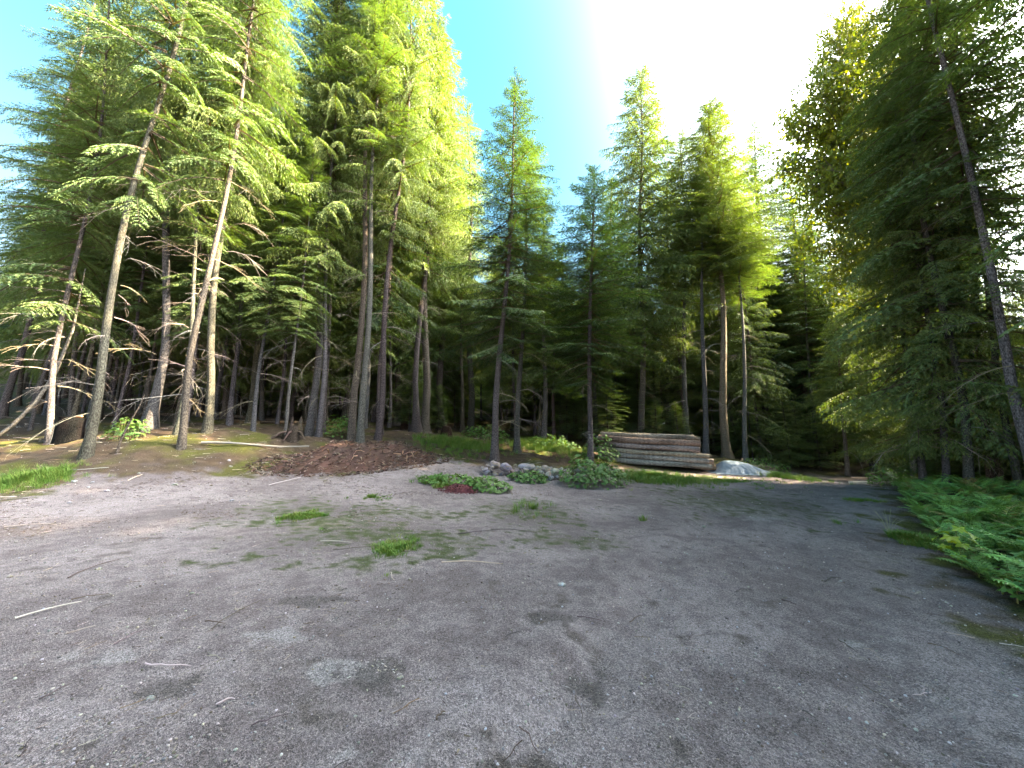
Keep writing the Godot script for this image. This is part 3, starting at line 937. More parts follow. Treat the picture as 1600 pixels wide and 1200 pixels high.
func heap(called: String, label: String, category: String, x: float, d: float, lu: float, lv: float, height: float, turn: float, col: Color, col2: Color, m: Material, nu := 44, nv := 24, ragged := 0.35) -> Node3D:
	var o := thing(called, label, category, on(x, d))
	var st := SurfaceTool.new()
	st.begin(Mesh.PRIMITIVE_TRIANGLES)
	st.set_smooth_group(0)
	var pts := []
	for j in nv + 1:
		var row := []
		for i in nu + 1:
			var u := (float(i) / nu * 2.0 - 1.0); var w := (float(j) / nv * 2.0 - 1.0)
			var px := x + cos(turn) * u * lu - sin(turn) * w * lv; var pd := d + sin(turn) * u * lu + cos(turn) * w * lv
			var e := clampf(1.0 - sqrt(u * u + w * w), 0.0, 1.0)
			var prof := smoothstep(0.0, 0.75, e)
			var hh := height * prof * (1.0 + ragged * n_soft.get_noise_2d(px * 22.0, pd * 22.0) * 2.0) + 0.06 * prof * n_mid.get_noise_2d(px * 4.0, pd * 4.0)
			var wp := on(px, pd, hh - 0.06 * (1.0 - prof))
			row.append(wp - o.position)
		pts.append(row)
	for j in nv:
		for i in nu:
			for q in [[i, j], [i + 1, j], [i + 1, j + 1], [i, j], [i + 1, j + 1], [i, j + 1]]:
				var p: Vector3 = pts[q[1]][q[0]]
				var k := 0.5 + 0.9 * n_mid.get_noise_2d(p.x * 2.0 + 9.0, p.z * 2.0)
				st.set_color(mix3(col, col2, k))
				st.add_vertex(p)
	st.generate_normals()
	part("heap_surface", st.commit(), m, o)
	o.set_meta("grid_nu", nu)
	return o

func shard_mesh(length: float, w: float) -> ArrayMesh:
	var t := Tris.new()
	var a := Vector3(-length, 0, -w); var b := Vector3(-length * 0.8, 0, w); var c := Vector3(length, 0.02, w * 0.6); var e := Vector3(length * 0.9, 0, -w * 0.8)
	var k := Vector3(0, w * 0.9, 0)
	t.quad(a + k, e + k, c + k, b + k, Color.WHITE)
	t.quad(a, a + k, b + k, b, Color.WHITE); t.quad(b, b + k, c + k, c, Color.WHITE)
	t.quad(c, c + k, e + k, e, Color.WHITE); t.quad(e, e + k, a + k, a, Color.WHITE)
	return t.mesh()

func litter_on(o: Node3D, called: String, x: float, d: float, lu: float, lv: float, height: float, turn: float, count: int, cols: Array, length: Vector2, mesh: Mesh) -> void:
	var xf := []; var cc := []
	for k in count:
		var r := sqrt(rng.randf()) * 1.02; var a := rf(0, TAU)
		var u := r * cos(a); var w := r * sin(a)
		var px := x + cos(turn) * u * lu - sin(turn) * w * lv; var pd := d + sin(turn) * u * lu + cos(turn) * w * lv
		var prof := smoothstep(0.0, 0.75, clampf(1.0 - r, 0.0, 1.0))
		var p := on(px, pd, height * prof * (1.0 + 0.7 * n_soft.get_noise_2d(px * 22.0, pd * 22.0)) + 0.01) - o.position
		var s := rf(length.x, length.y)
		xf.append(Transform3D((Basis(Vector3.UP, rf(0, TAU)) * Basis(Vector3.BACK, rf(-0.5, 0.5)) * Basis(Vector3.RIGHT, rf(-0.6, 0.6))).scaled_local(Vector3(s, s, s)), p))
		cc.append(vary(cols[rng.randi() % cols.size()], 0.25))
	var mmi := scatter(called, mesh, M.chip, xf, cc, o)
	mmi.set_meta("kind", "stuff")

func leaf_lobed(col: Color, lobes: int, size: float) -> ArrayMesh:
	var t := Tris.new()
	var n := lobes * 4
	var prev := Vector3.ZERO
	for i in n + 1:
		var a := lerpf(-2.6, 2.6, float(i) / n)
		var ph := fposmod(float(i) / n * lobes, 1.0)
		var r := size * (0.55 + 0.45 * (1.0 - absf(ph * 2.0 - 1.0))) * (1.0 if absf(a) < 1.7 else 0.8)
		var p := Vector3(cos(a) * r + size * 0.15, size * 0.12 * cos(a * 3.0) - 0.16 * r * r / size, sin(a) * r)
		if i > 0: t.tri(Vector3(0, 0, 0), prev, p, vary(col, 0.07))
		prev = p
	return t.mesh()

func bush(called: String, label: String, x: float, d: float, rx: float, rd: float, height: float, leaves: int, col: Color, size: float) -> void:
	var o := thing(called, label, "bush", on(x, d))
	var st := SurfaceTool.new(); st.begin(Mesh.PRIMITIVE_TRIANGLES)
	var kinds := []
	for k in 4: kinds.append(leaf_lobed(vary(col, 0.2), 5, size))
	var stems := Tris.new()
	for k in leaves:
		var a := rf(0, TAU); var r := sqrt(rng.randf())
		var px := x + cos(a) * r * rx; var pd := d + sin(a) * r * rd
		var top := height * (1.0 - 0.65 * r * r) * (0.75 + 0.5 * n_soft.get_noise_2d(px * 30.0, pd * 30.0) + 0.25)
		var hh := top * pow(rng.randf(), 0.5)
		var p := on(px, pd, hh) - o.position
		var outward := Vector3(cos(a) * r, 0, -sin(a) * r)
		var up := (Vector3.UP * 1.1 + outward * 0.8 + Vector3(rf(-0.6, 0.6), 0, rf(-0.6, 0.6) + 0.2)).normalized()
		var fw := up.cross(Vector3(rf(-1, 1), 0.1, rf(-1, 1))).normalized()
		var s := rf(0.6, 1.25)
		st.append_from(kinds[rng.randi() % 4], 0, Transform3D(Basis(fw, up, fw.cross(up)).scaled_local(Vector3(s, s, s)), p))
		if k % 7 == 0:
			limb_piece(stems, on(px, pd, -0.03) - o.position, p, 0.006, Color(0.11, 0.10, 0.05))
	var f := part("foliage", st.commit(), M.leaf, o)
	f.set_meta("kind", "stuff")
	var sm := part("stems", stems.mesh(), M.twig, o)
	sm.set_meta("kind", "stuff")

func frond_mesh(length: float, arch: float, col: Color) -> ArrayMesh:
	var t := Tris.new()
	var curve := func(s: float) -> Vector3:
		return Vector3(length * s * (0.30 + 0.50 * s), length * (1.18 * s - arch * s * s), 0)
	for i in 6:
		var p: Vector3 = curve.call(i / 6.0); var q: Vector3 = curve.call((i + 1) / 6.0)
		var w := 0.004 * (1.0 - i / 7.0)
		t.quad(p + Vector3(0, 0, w), q + Vector3(0, 0, w), q - Vector3(0, 0, w), p - Vector3(0, 0, w), Color(0.10, 0.13, 0.03))
	var n := 13
	for i in n:
		var s := 0.22 + 0.78 * i / n
		var p: Vector3 = curve.call(s); var dir: Vector3 = (curve.call(minf(1.0, s + 0.05)) - curve.call(s - 0.05)).normalized()
		var ll := length * 0.33 * sin(PI * clampf(0.15 + 0.85 * (1.0 - s) / 0.8, 0.0, 1.0) * 0.62)
		for side in [-1.0, 1.0]:
			var pd := (dir * 0.45 + Vector3(0, -0.12, side)).normalized()
			var c := vary(col, 0.18)
			spray(t, p, (pd + Vector3(0, rf(-0.15, 0.1), 0)).normalized(), Vector3.UP, ll, ll * 0.105, c)
			for j in 3:
				for z in [-1.0, 1.0]:
					spray(t, p + pd * ll * (0.25 + 0.22 * j), (pd * 0.8 + dir * z * 0.7).normalized(), Vector3.UP, ll * 0.24 * (1.1 - 0.25 * j), ll * 0.04, vary(c, 0.1))
	return t.mesh()

func build_ferns() -> void:
	var fronds := []
	for k in 12: fronds.append(frond_mesh(rf(0.45, 0.66), rf(0.42, 0.66), vary(Color(0.170, 0.285, 0.075), 0.34) if k < 11 else Color(0.23, 0.20, 0.07)))
	var protos := []
	for k in 6:
		var o := thing("fern", "feathery green fern in the dense fern bed beside the road", "fern", Vector3.ZERO, "ferns in the bed beside the road")
		var count := 7 + k % 3
		for f in count:
			var p := part("frond", fronds[rng.randi() % 12], M.grass, o)
			var s := rf(0.75, 1.15)
			p.transform = Transform3D((Basis(Vector3.UP, TAU * f / count + rf(-0.3, 0.3)) * Basis(Vector3.BACK, rf(-0.25, 0.3))).scaled_local(Vector3(s, s, s)), Vector3.ZERO)
		protos.append(o)
	var spots := []
	var tries := 0
	while spots.size() < 200 and tries < 9000:
		tries += 1
		var d := 3.2 + 13.5 * pow(rng.randf(), 1.5)
		var x := rf(4.4, 20.0)
		var ins := inside_by(x, d)
		if ins > -0.30 or ins < -5.0 or x / d > 1.55 or blocked(x, d, spots, 0.36 if d < 8.0 else 0.5): continue
		spots.append(Vector2(x, d))
		var o: Node3D
		if spots.size() <= 6: o = protos[spots.size() - 1]
		else:
			o = protos[rng.randi() % 6].duplicate()
			o.name = numbered("fern")
			add_child(o)
		o.set_meta("label", "feathery green fern %s %s" % ["at the gravel edge" if ins > -0.9 else ("in the middle" if ins > -2.4 else "at the shaded back"), "of the bed by the maple seedling" if d < 6.5 else ("of the bed past the dry weed stalks" if d < 9.5 else "of the bed towards the road bend")])
		o.position = on(x, d, -0.01)
		var s := rf(0.75, 1.25) * clampf(0.55 + 0.5 * -ins, 0.5, 1.0)
		o.basis = Basis(Vector3.UP, rf(0, TAU)).scaled(Vector3(s, s * rf(0.8, 1.1), s))

func blade_clump(height: float, count: int, spread: float) -> ArrayMesh:
	var t := Tris.new()
	for k in count:
		var a := rf(0, TAU); var r := spread * sqrt(rng.randf())
		var p := Vector3(cos(a) * r, -0.01, sin(a) * r)
		var out := Vector3(cos(a + rf(-0.8, 0.8)), 0, sin(a + rf(-0.8, 0.8)))
		var side := out.cross(Vector3.UP) * rf(0.0022, 0.0045)
		var hh := height * rf(0.55, 1.15)
		var mid := p + Vector3.UP * hh * 0.6 + out * hh * rf(0.08, 0.25)
		var tip := p + Vector3.UP * hh * rf(0.75, 1.0) + out * hh * rf(0.3, 0.7)
		var c := vary(Color(1, 1, 1), 0.18)
		t.quad(p - side, mid - side, mid + side, p + side, c)
		t.tri(mid - side, tip, mid + side, c)
	return t.mesh()

func build_grass() -> void:
	for g in GRASS:
		var h: float = g[5]
		var clump := blade_clump(h, 22, 0.07 + h * 0.12)
		var xf := []; var cc := []
		for k in int(g[6]):
			var a := rf(0, TAU); var r := absf(rng.randfn(0.0, 0.55))
			var x: float = g[1] + cos(a) * r * g[3]; var d: float = g[2] + sin(a) * r * g[4]
			if n_mid.get_noise_2d(x * 1.5, d * 1.5) + 0.6 * n_fine.get_noise_2d(x * 0.6, d * 0.6) < -0.12 + r * 0.35 - (0.3 if h > 0.2 else 0.0): continue
			var s := rf(0.45, 1.2) * clampf(1.25 - 0.45 * r, 0.45, 1.0)
			xf.append(Transform3D(Basis(Vector3.UP, rf(0, TAU)).scaled(Vector3(s, s * rf(0.7, 1.1), s)), on(x, d)))
			cc.append(vary(Color(0.085, 0.160, 0.028).lerp(Color(0.17, 0.165, 0.05), maxf(0.0, rf(-0.7, 0.8))), 0.15))
		if xf.is_empty(): continue
		var o := scatter("grass", clump, M.grass, xf, cc, self)
		tag(o, g[0], "grass", "", "stuff")

func build_heaps() -> void:
	var turn := deg_to_rad(34.0)
	var red := Color(0.075, 0.042, 0.033); var dark := Color(0.040, 0.027, 0.022)
	var m := heap("bark_mound", "long low mound of dark reddish bark and roots below the close pair of trunks", "mound", -5.55, 13.95, 3.4, 1.25, 0.52, turn, dark, red, M.chip)
	litter_on(m, "bark_chips", -5.55, 13.95, 3.5, 1.45, 0.52, turn, 3400, [Color(0.085, 0.045, 0.034), Color(0.05, 0.031, 0.025), Color(0.10, 0.065, 0.048), Color(0.15, 0.115, 0.09), Color(0.04, 0.028, 0.024)], Vector2(0.3, 1.2), shard_mesh(0.07, 0.012))
	for k in 16:   # roots that stick out of the mound
		var a := Vector3(rf(-2.2, 2.2), rf(0.15, 0.38), rf(-0.3, 0.7)).rotated(Vector3.UP, turn)
		var b := a + Vector3(rf(-0.45, 0.45), rf(-0.25, 0.12), rf(0.1, 0.5))
		part("root", tube([a, a.lerp(b, 0.5) + Vector3(0, rf(0.02, 0.12), 0), b], [rf(0.014, 0.028), 0.013, 0.005], 6, vary(Color(0.22, 0.14, 0.10), 0.25)), M.twig, m)
	var m3 := heap("bark_heap", "small dark red heap of bark mulch among the low leafy bushes", "mound", -1.55, 11.25, 0.62, 0.42, 0.16, 0.0, Color(0.05, 0.018, 0.02), Color(0.085, 0.03, 0.03), M.chip, 20, 14)
	litter_on(m3, "bark_chips", -1.55, 11.25, 0.66, 0.46, 0.16, 0.0, 420, [Color(0.07, 0.022, 0.024), Color(0.04, 0.015, 0.017), Color(0.10, 0.04, 0.038)], Vector2(0.3, 0.9), shard_mesh(0.05, 0.012))

func build_rocks() -> void:
	# x, forward, height above ground, half sizes
	var big := [[0.55, 13.75, 0.36, 0.40, 0.17, 0.26, "largest flat topped grey slab on the rock pile"], [-0.25, 13.7, 0.30, 0.25, 0.2, 0.22, "big blocky rock beside the large slab on the pile"], [-0.62, 13.8, 0.34, 0.20, 0.18, 0.2, "upper rounded rock at the mound end of the pile"],
		[1.18, 13.7, 0.30, 0.22, 0.18, 0.2, "angular grey rock between the slab and the leafy bush"], [1.55, 13.6, 0.22, 0.20, 0.2, 0.2, "rock half hidden by the leafy bush on the pile"], [2.35, 13.2, 0.42, 0.30, 0.15, 0.2, "pale flat rock showing above the leafy bush"]]
	for b in big:
		var o := part("rock", rock_mesh(Vector3(b[3], b[4], b[5]), vary(Color(0.36, 0.33, 0.31), 0.12), 9), M.stone, self)
		o.position = on(b[0], b[1], b[2]); o.rotation = Vector3(rf(-0.2, 0.2), rf(0, TAU), rf(-0.2, 0.2))
		tag(o, b[6], "rock", "rocks in the pile")
	for k in 58:
		var x := rf(-1.1, 2.0); var d := rf(13.4, 14.3)
		var s := rf(0.07, 0.2)
		var up := s * 0.45 + (0.0 if k % 2 == 0 else rf(0.10, 0.34) * (1.0 - absf(d - 13.9)))
		var o := part("rock", rock_mesh(Vector3(s, s * rf(0.6, 0.85), s * rf(0.75, 1.0)), vary(Color(0.36, 0.33, 0.31), 0.22), 7), M.stone, self)
		o.position = on(x, d, up); o.rotation = Vector3(rf(-0.4, 0.4), rf(0, TAU), rf(-0.4, 0.4))
		tag(o, "smaller grey field rock heaped in the rock pile", "rock", "small rocks in the pile")
	for k in 9:
		var s := rf(0.08, 0.15)
		var o := part("rock", rock_mesh(Vector3(s, s * 0.7, s), vary(Color(0.42, 0.40, 0.38), 0.12), 6), M.stone, self)
		o.position = on(rf(1.2, 3.0), rf(14.5, 15.3), s * 0.4); o.rotation.y = rf(0, TAU)
		tag(o, "whitish rock strewn in the grass behind the rock pile", "rock", "whitish rocks behind the pile")
	for i in STONES.size():
		var s: Array = STONES[i]
		var r: float = s[2]
		var o := part("stone", rock_mesh(Vector3(r, r * 0.5, r * rf(0.6, 0.9)), vary(Color(0.42, 0.40, 0.38), 0.15), 6), M.stone, self)
		o.position = on(s[0], s[1], r * 0.18); o.rotation.y = rf(-0.6, 0.6)
		var where := "on the open grey gravel"
		if s[1] > 9.0 and s[0] < -6.5: where = "in the dark soil at the foot of the mossy bank"
		elif s[1] > 11.0: where = "at the foot of the bark mound"
		elif s[0] < -2.0: where = "in the twig strewn gravel before the bank"
		tag(o, "pale loose stone " + where, "stone", "loose stones " + where)

func build_sticks() -> void:
	for s in STICKS:
		var a := on(s[0], s[1], s[4] * 0.9 + 0.004); var b := on(s[2], s[3], s[4] * 0.9 + 0.004)
		var pts := []; var rad := []
		var bend := rf(-0.10, 0.10) * a.distance_to(b)
		var sd := (b - a).cross(Vector3.UP).normalized()
		for i in 6:
			var f := i / 5.0
			var p := a.lerp(b, f) + sd * bend * sin(PI * f) + sd * rf(-0.01, 0.01)
			p.y = gh(p.x, -p.z) + s[4] * 0.9 + 0.006 + 0.012 * sin(PI * f)
			pts.append(p - a); rad.append(s[4] * 0.7 * (1.0 - 0.5 * f))
		var pale: bool = s[5] == 1
		var o := part("stick", tube(pts, rad, 6, vary(Color(0.30, 0.265, 0.235) if pale else Color(0.085, 0.068, 0.06), 0.15), 0.3, true), M.twig, self)
		o.position = a
		var where := "on the open gravel"
		if s[1] > 9.5: where = "at the foot of the bank and bark mound"
		elif s[0] < -2.0: where = "on the twig strewn gravel before the bank"
		tag(o, "%s fallen stick lying %s" % ["bleached pale" if pale else "dark", where], "stick", "fallen sticks")

func build_litter() -> void:
	var pebble := rock_mesh(Vector3(1, 0.6, 0.8), Color(1, 1, 1), 4)
	var xf := []; var cc := []
	for k in 42000:
		var d := 1.6 + 14.0 * pow(rng.randf(), 1.9)
		var x := rf(-1.6, 1.6) * d
		if x > 5.0 and inside_by(x, d) < 0.0: continue
		if n_soft.get_noise_2d(x * 12.0, d * 12.0) + rf(-0.5, 0.6) < 0.0: continue
		var s := (0.0035 + 0.011 * pow(rng.randf(), 4.0)) * (0.75 + d * 0.075)
		xf.append(Transform3D(Basis(Vector3.UP, rf(0, TAU)).scaled(Vector3(s, s, s)), on(x, d, s * 0.25 + 0.003)))
		var tone := rf(0.0, 1.0)
		cc.append(vary(Color(0.17, 0.15, 0.146) if tone < 0.55 else (Color(0.30, 0.275, 0.265) if tone < 0.8 else Color(0.09, 0.075, 0.068)), 0.2))
	tag(scatter("gravel", pebble, M.chip, xf, cc, self), "loose gravel and small pebbles strewn over the clearing", "gravel", "", "stuff")
	var tw := Tris.new()
	limb_piece(tw, Vector3(-1, 0.02, 0), Vector3(-0.3, 0.05, 0.12), 0.045, Color.WHITE)
	limb_piece(tw, Vector3(-0.3, 0.05, 0.12), Vector3(0.35, 0.04, 0.05), 0.04, Color.WHITE)
	limb_piece(tw, Vector3(0.35, 0.04, 0.05), Vector3(1.0, 0.02, 0.22), 0.03, Color.WHITE)
	limb_piece(tw, Vector3(-0.1, 0.05, 0.1), Vector3(0.3, 0.1, -0.3), 0.025, Color.WHITE)
	var shard := tw.mesh()
	xf = []; cc = []
	for k in 20000:
		var d := 1.7 + 20.0 * pow(rng.randf(), 1.6)
		var x := rf(-1.5, 1.3) * d
		var ins := inside_by(x, d)
		if x > 4.0 and ins < 0.0: continue
		if x > -1.0 and ins > 0.0 and rng.randf() < 0.72: continue
		if n_mid.get_noise_2d(x, d) + 0.5 * n_soft.get_noise_2d(x * 9.0, d * 9.0) + rf(-0.35, 0.25) < 0.0: continue
		var s := (rf(0.012, 0.04) if rng.randf() < 0.94 else rf(0.04, 0.09)) if ins > 0.5 or x > 3.0 else rf(0.04, 0.2)
		xf.append(Transform3D((Basis(Vector3.UP, rf(0, TAU)) * Basis(Vector3.BACK, rf(-0.1, 0.1))).scaled_local(Vector3(s, s, s)), on(x, d, 0.006)))
		cc.append(vary([Color(0.06, 0.045, 0.038), Color(0.12, 0.085, 0.062), Color(0.30, 0.25, 0.21)][rng.randi() % 3], 0.25))
	# bark scraps and needle duff trodden into the soil below the bank and over the left of the clearing
	var flake := shard_mesh(1.0, 0.35)
	var xf2 := []; var cc2 := []
	for k in 30000:
		var d := 2.2 + 13.0 * pow(rng.randf(), 0.9)
		var x := rf(-1.5, 0.1) * d
		var ins := inside_by(x, d)
		if ins < -0.6: continue
		var want := 0.55 * n_soft.get_noise_2d(x * 11.0, d * 11.0) + 0.5 * n_mid.get_noise_2d(x * 0.9, d * 0.9) + 0.30 - 0.085 * maxf(0.0, ins)
		if rng.randf() > want * 1.6: continue
		var s := rf(0.008, 0.026) * (0.7 + 0.06 * d)
		xf2.append(Transform3D((Basis(Vector3.UP, rf(0, TAU)) * Basis(Vector3.BACK, rf(-0.2, 0.2))).scaled_local(Vector3(s, s * 0.6, s)), on(x, d, 0.004)))
		cc2.append(vary([Color(0.075, 0.055, 0.045), Color(0.11, 0.082, 0.066), Color(0.055, 0.042, 0.036), Color(0.16, 0.125, 0.10)][rng.randi() % 4], 0.25))
	tag(scatter("bark_scraps", flake, M.chip, xf2, cc2, self), "dark bark scraps and duff trodden into the soil below the bank", "litter", "", "stuff")
	tag(scatter("twig_litter", shard, M.chip, xf, cc, self), "fine twigs and bark litter strewn over gravel and forest floor", "litter", "", "stuff")
	xf = []; cc = []
	var c := Vector2(-0.98, 2.95)
	for k in 48:
		var p := c + Vector2(rng.randfn(0.0, 0.14), rng.randfn(0.04, 0.08))
		var s := rf(0.006, 0.015)
		xf.append(Transform3D(Basis(Vector3.UP, rf(0, TAU)).scaled(Vector3(s, s, s)), on(p.x, p.y, 0.006)))
		cc.append(vary(Color(0.32, 0.29, 0.25), 0.15))
	tag(scatter("wood_chips", shard_mesh(1.0, 0.25), M.chip, xf, cc, self), "scatter of pale wood chips on the damp dark patch", "wood chips", "", "stuff")

func build_wood_things() -> void:
	# sawn stump
	var o := thing("sawn_stump", "dark sawn stump with orange cut face between two hemlock trunks", "stump", on(-15.5, 13.0))
	part("bark", tube([Vector3(0, -0.2, 0), Vector3(0, 0.15, 0), Vector3(0, 0.5, 0), Vector3(0.01, 0.80, 0)], [0.44, 0.37, 0.33, 0.335], 18, Color(0.016, 0.014, 0.014), 0.2, false, 0.2, 0.4), M.bark, o)
	var cf := part("cut_face", rings_disc(0.325, Color(0.46, 0.27, 0.13), Color(0.33, 0.18, 0.09), Vector3.UP), M.wood, o)
	cf.position = Vector3(0.01, 0.81, 0); cf.rotation.x = 0.0
	var hs := part("hinge_slab", rock_mesh(Vector3(0.28, 0.05, 0.06), Color(0.40, 0.27, 0.16), 5), M.wood, o)
	hs.position = Vector3(-0.05, 0.86, -0.22)
	# broken stump with splintered top
	o = thing("broken_stump", "splintered broken stump with exposed roots at the foot of the sunlit clump", "stump", on(-9.0, 15.35))
	part("bole", tube([Vector3(0, -0.25, 0), Vector3(0, 0.1, 0), Vector3(0.02, 0.35, 0), Vector3(0.03, 0.5, 0)], [0.46, 0.36, 0.30, 0.26], 14, Color(0.12, 0.092, 0.074), 0.35, true, 0.3, 0.5), M.bark, o)
	for k in 11:
		var a := TAU * k / 11.0 + rf(-0.2, 0.2)
		var h := rf(0.5, 0.72) if k % 3 else rf(0.75, 1.0)
		var p := Vector3(cos(a) * 0.23, 0.3, sin(a) * 0.23)
		part("splinter", tube([p, Vector3(p.x, h * 0.75, p.z), Vector3(p.x * rf(0.8, 1.3), h, p.z * rf(0.8, 1.3))], [0.085, 0.05, 0.008], 6, vary(Color(0.15, 0.115, 0.09), 0.3), 0.4), M.bark, o)
	for k in 7:
		var a := rf(-0.4, 3.6)
		var dir := Vector3(cos(a), 0, sin(a))
		part("root", tube([dir * 0.2 + Vector3(0, 0.25, 0), dir * 0.5 + Vector3(0, 0.2, 0), dir * rf(0.8, 1.1) + Vector3(0, -0.15, 0)], [0.07, 0.045, 0.015], 7, vary(Color(0.20, 0.15, 0.115), 0.25), 0.2), M.bark, o)
	# two old stumps at the edge of the meadow grass
	for s in [[-6.6, 23.0, 0.27, 0.5, "red brown old stump beside the fluted cedar"], [-3.9, 21.9, 0.25, 0.5, "dark old stump at the back of the sunlit meadow grass"]]:
		o = thing("old_stump", s[4], "stump", on(s[0], s[1]))
		part("bark", tube([Vector3(0, -0.2, 0), Vector3(0, 0.15, 0), Vector3(0, s[3] * 0.7, 0), Vector3(0.01, s[3], 0)], [s[2] * 1.35, s[2] * 1.1, s[2], s[2] * 0.95], 14, Color(0.075, 0.046, 0.034), 0.25, false, 0.3, 0.4), M.bark, o)
		part("broken_top", rock_mesh(Vector3(s[2] * 0.9, 0.12, s[2] * 0.9), Color(0.085, 0.052, 0.038), 6), M.wood, o).position = Vector3(0.01, s[3] - 0.02, 0)
	# long bleached pole
	var a0 := on(-10.55, 12.65, 0.10); var b0 := on(-7.75, 14.25, 0.22)
	var pts := []; var rad := []
	for i in 9:
		var f := i / 8.0
		pts.append(a0.lerp(b0, f) - a0 + Vector3(0, 0.03 * sin(f * 7.0), 0)); rad.append(0.042 - 0.016 * f)
	var pole := part("fallen_pole", tube(pts, rad, 8, Color(0.19, 0.17, 0.15), 0.15, true, 0.0, 0.3), M.twig, self)
	pole.position = a0
	tag(pole, "long bleached pole lying across the bank towards the bark mound", "pole")
	for q in [[-17.2, 20.0, -12.6, 20.6, 0.13, "brown fallen log lying between the sunlit trunks", 0.12], [-20.5, 18.2, -17.0, 21.5, 0.10, "mossy fallen log on the slope behind the curved sapling", 0.1], [-12.4, 18.2, -10.2, 20.4, 0.08, "thin fallen log lying behind the broken stump", 0.1]]:
		a0 = on(q[0], q[1], q[6]); b0 = on(q[2], q[3], q[6])
		pts = []; rad = []
		for i in 9:
			var f := i / 8.0
			var p := a0.lerp(b0, f); p.y = maxf(p.y, gh(p.x, -p.z) + q[4] * 0.6)
			pts.append(p - a0); rad.append(q[4] * (1.0 - 0.35 * f))
		var lg := part("fallen_log", tube(pts, rad, 9, Color(0.21, 0.155, 0.115), 0.2, true, 0.0, 0.4), M.bark, self)
		lg.position = a0
		tag(lg, q[5], "log")
	# leaning curved sapling and a bare stem
	var base := on(-18.3, 13.0)
	o = thing("curved_sapling", "bare pale sapling trunk curving up out of the bank before the stump", "sapling", base)
	var path := [Vector3(0, -0.1, 0), Vector3(0.75, 0.55, 0), Vector3(1.3, 1.35, -0.05), Vector3(1.7, 2.4, -0.1), Vector3(1.95, 4.1, -0.15), Vector3(2.0, 6.5, -0.1)]
	part("trunk", tube(path, [0.075, 0.065, 0.058, 0.05, 0.04, 0.012], 9, Color(0.34, 0.31, 0.28), 0.12, false, 0.0, 0.4), M.bark, o)
	for k in 9:
		var b := part("dead_branch", limbs[k % limbs.size()], M.twig, o)
		b.transform = Transform3D(Basis(Vector3.UP, rf(0, TAU)) * Basis(Vector3.BACK, rf(-0.2, 0.4)), Vector3(1.72 + k * 0.03, 2.5 + k * 0.42, -0.1))
	base = on(-12.15, 11.5)
	var stem := part("bare_stem", tube([Vector3(0, -0.1, 0), Vector3(0.06, 0.4, 0), Vector3(0.2, 0.85, 0), Vector3(0.42, 1.45, -0.03), Vector3(0.52, 1.9, -0.05)], [0.035, 0.03, 0.026, 0.018, 0.006], 8, Color(0.19, 0.155, 0.13), 0.15, false, 0.0, 0.3), M.bark, self)
	stem.position = base
	tag(stem, "thin bare upright stem on the mossy bank before the flared cedar", "sapling")
	# board at the road bend
	var bd := part("board", shard_mesh(0.85, 0.10), M.wood, self)
	bd.position = on(14.6, 15.3, 0.02); bd.rotation.y = -0.15
	bd.material_override = pale_wood()
	tag(bd, "pale weathered board lying across the road at the bend", "board")

func pale_wood() -> StandardMaterial3D:
	var m := mat(0.85)
	m.albedo_color = Color(0.45, 0.39, 0.32).linear_to_srgb()
	return m

func build_tarp() -> void:
	var o := thing("tarp", "crumpled grey blue tarpaulin draped over a heap beside the log stack", "tarp", on(10.75, 17.9))
	var st := SurfaceTool.new(); st.begin(Mesh.PRIMITIVE_TRIANGLES); st.set_smooth_group(0)
	var nu := 96; var nv := 56
	var pts := []
	for j in nv + 1:
		var row := []
		for i in nu + 1:
			var u := float(i) / nu; var w := float(j) / nv
			var lx := lerpf(-1.45, 2.45, u); var ld := lerpf(-0.75, 0.85, w) * (1.0 - 0.62 * smoothstep(0.5, 1.0, u)) - 0.35 * smoothstep(0.55, 1.0, u)
			lx += 0.12 * n_soft.get_noise_1d(w * 120.0) ; ld += 0.12 * n_soft.get_noise_1d(u * 150.0 + 40.0)
			var cross := 1.0 - pow(absf(w * 2.0 - 1.0), 1.7)
			var prof := smoothstep(-1.38, -0.45, lx) * (1.0 - smoothstep(-0.35, 2.2, lx) * 0.96)
			var fold := 0.05 * n_mid.get_noise_2d(lx * 1.2, ld * 1.2 + lx * 0.5) + 0.018 * n_mid.get_noise_2d(lx * 4.5 + ld * 3.0, ld * 3.5 - lx * 2.0)
			var hh := 0.54 * prof * cross + fold * (0.25 + prof * cross) * (1.0 if cross > 0.02 else 0.3)
			row.append(on(10.75 + lx, 17.9 + ld, hh + 0.012) - o.position)
		pts.append(row)
	for j in nv:
		for i in nu:
			for q in [[i, j], [i + 1, j], [i + 1, j + 1], [i, j], [i + 1, j + 1], [i, j + 1]]:
				st.set_color(Color(0.125, 0.165, 0.215))
				st.add_vertex(pts[q[1]][q[0]])
	st.generate_normals()
	part("sheet", st.commit(), M.tarp, o)
	var edge := []; var rr := []
	for i in nu + 1:
		if i % 2 == 0:
			edge.append(pts[0][i] + Vector3(0, 0.012, 0.01)); rr.append(0.014)
	part("hem", tube(edge, rr, 5, Color(0.50, 0.53, 0.56)), M.chip, o)
	# dry brush behind the tarp
	var b := thing("brush_heap", "heap of dry brown twigs behind the crumpled tarp", "brush", on(11.3, 18.9))
	for k in 22:
		var l := part("twig", limbs[rng.randi() % limbs.size()], M.twig, b)
		l.transform = Transform3D(Basis(Vector3.UP, rf(0, TAU)) * Basis(Vector3.BACK, rf(-0.1, 0.5)), Vector3(rf(-0.9, 0.9), rf(0.05, 0.35), rf(-0.4, 0.4)))
		l.scale = Vector3.ONE * rf(0.3, 0.6)

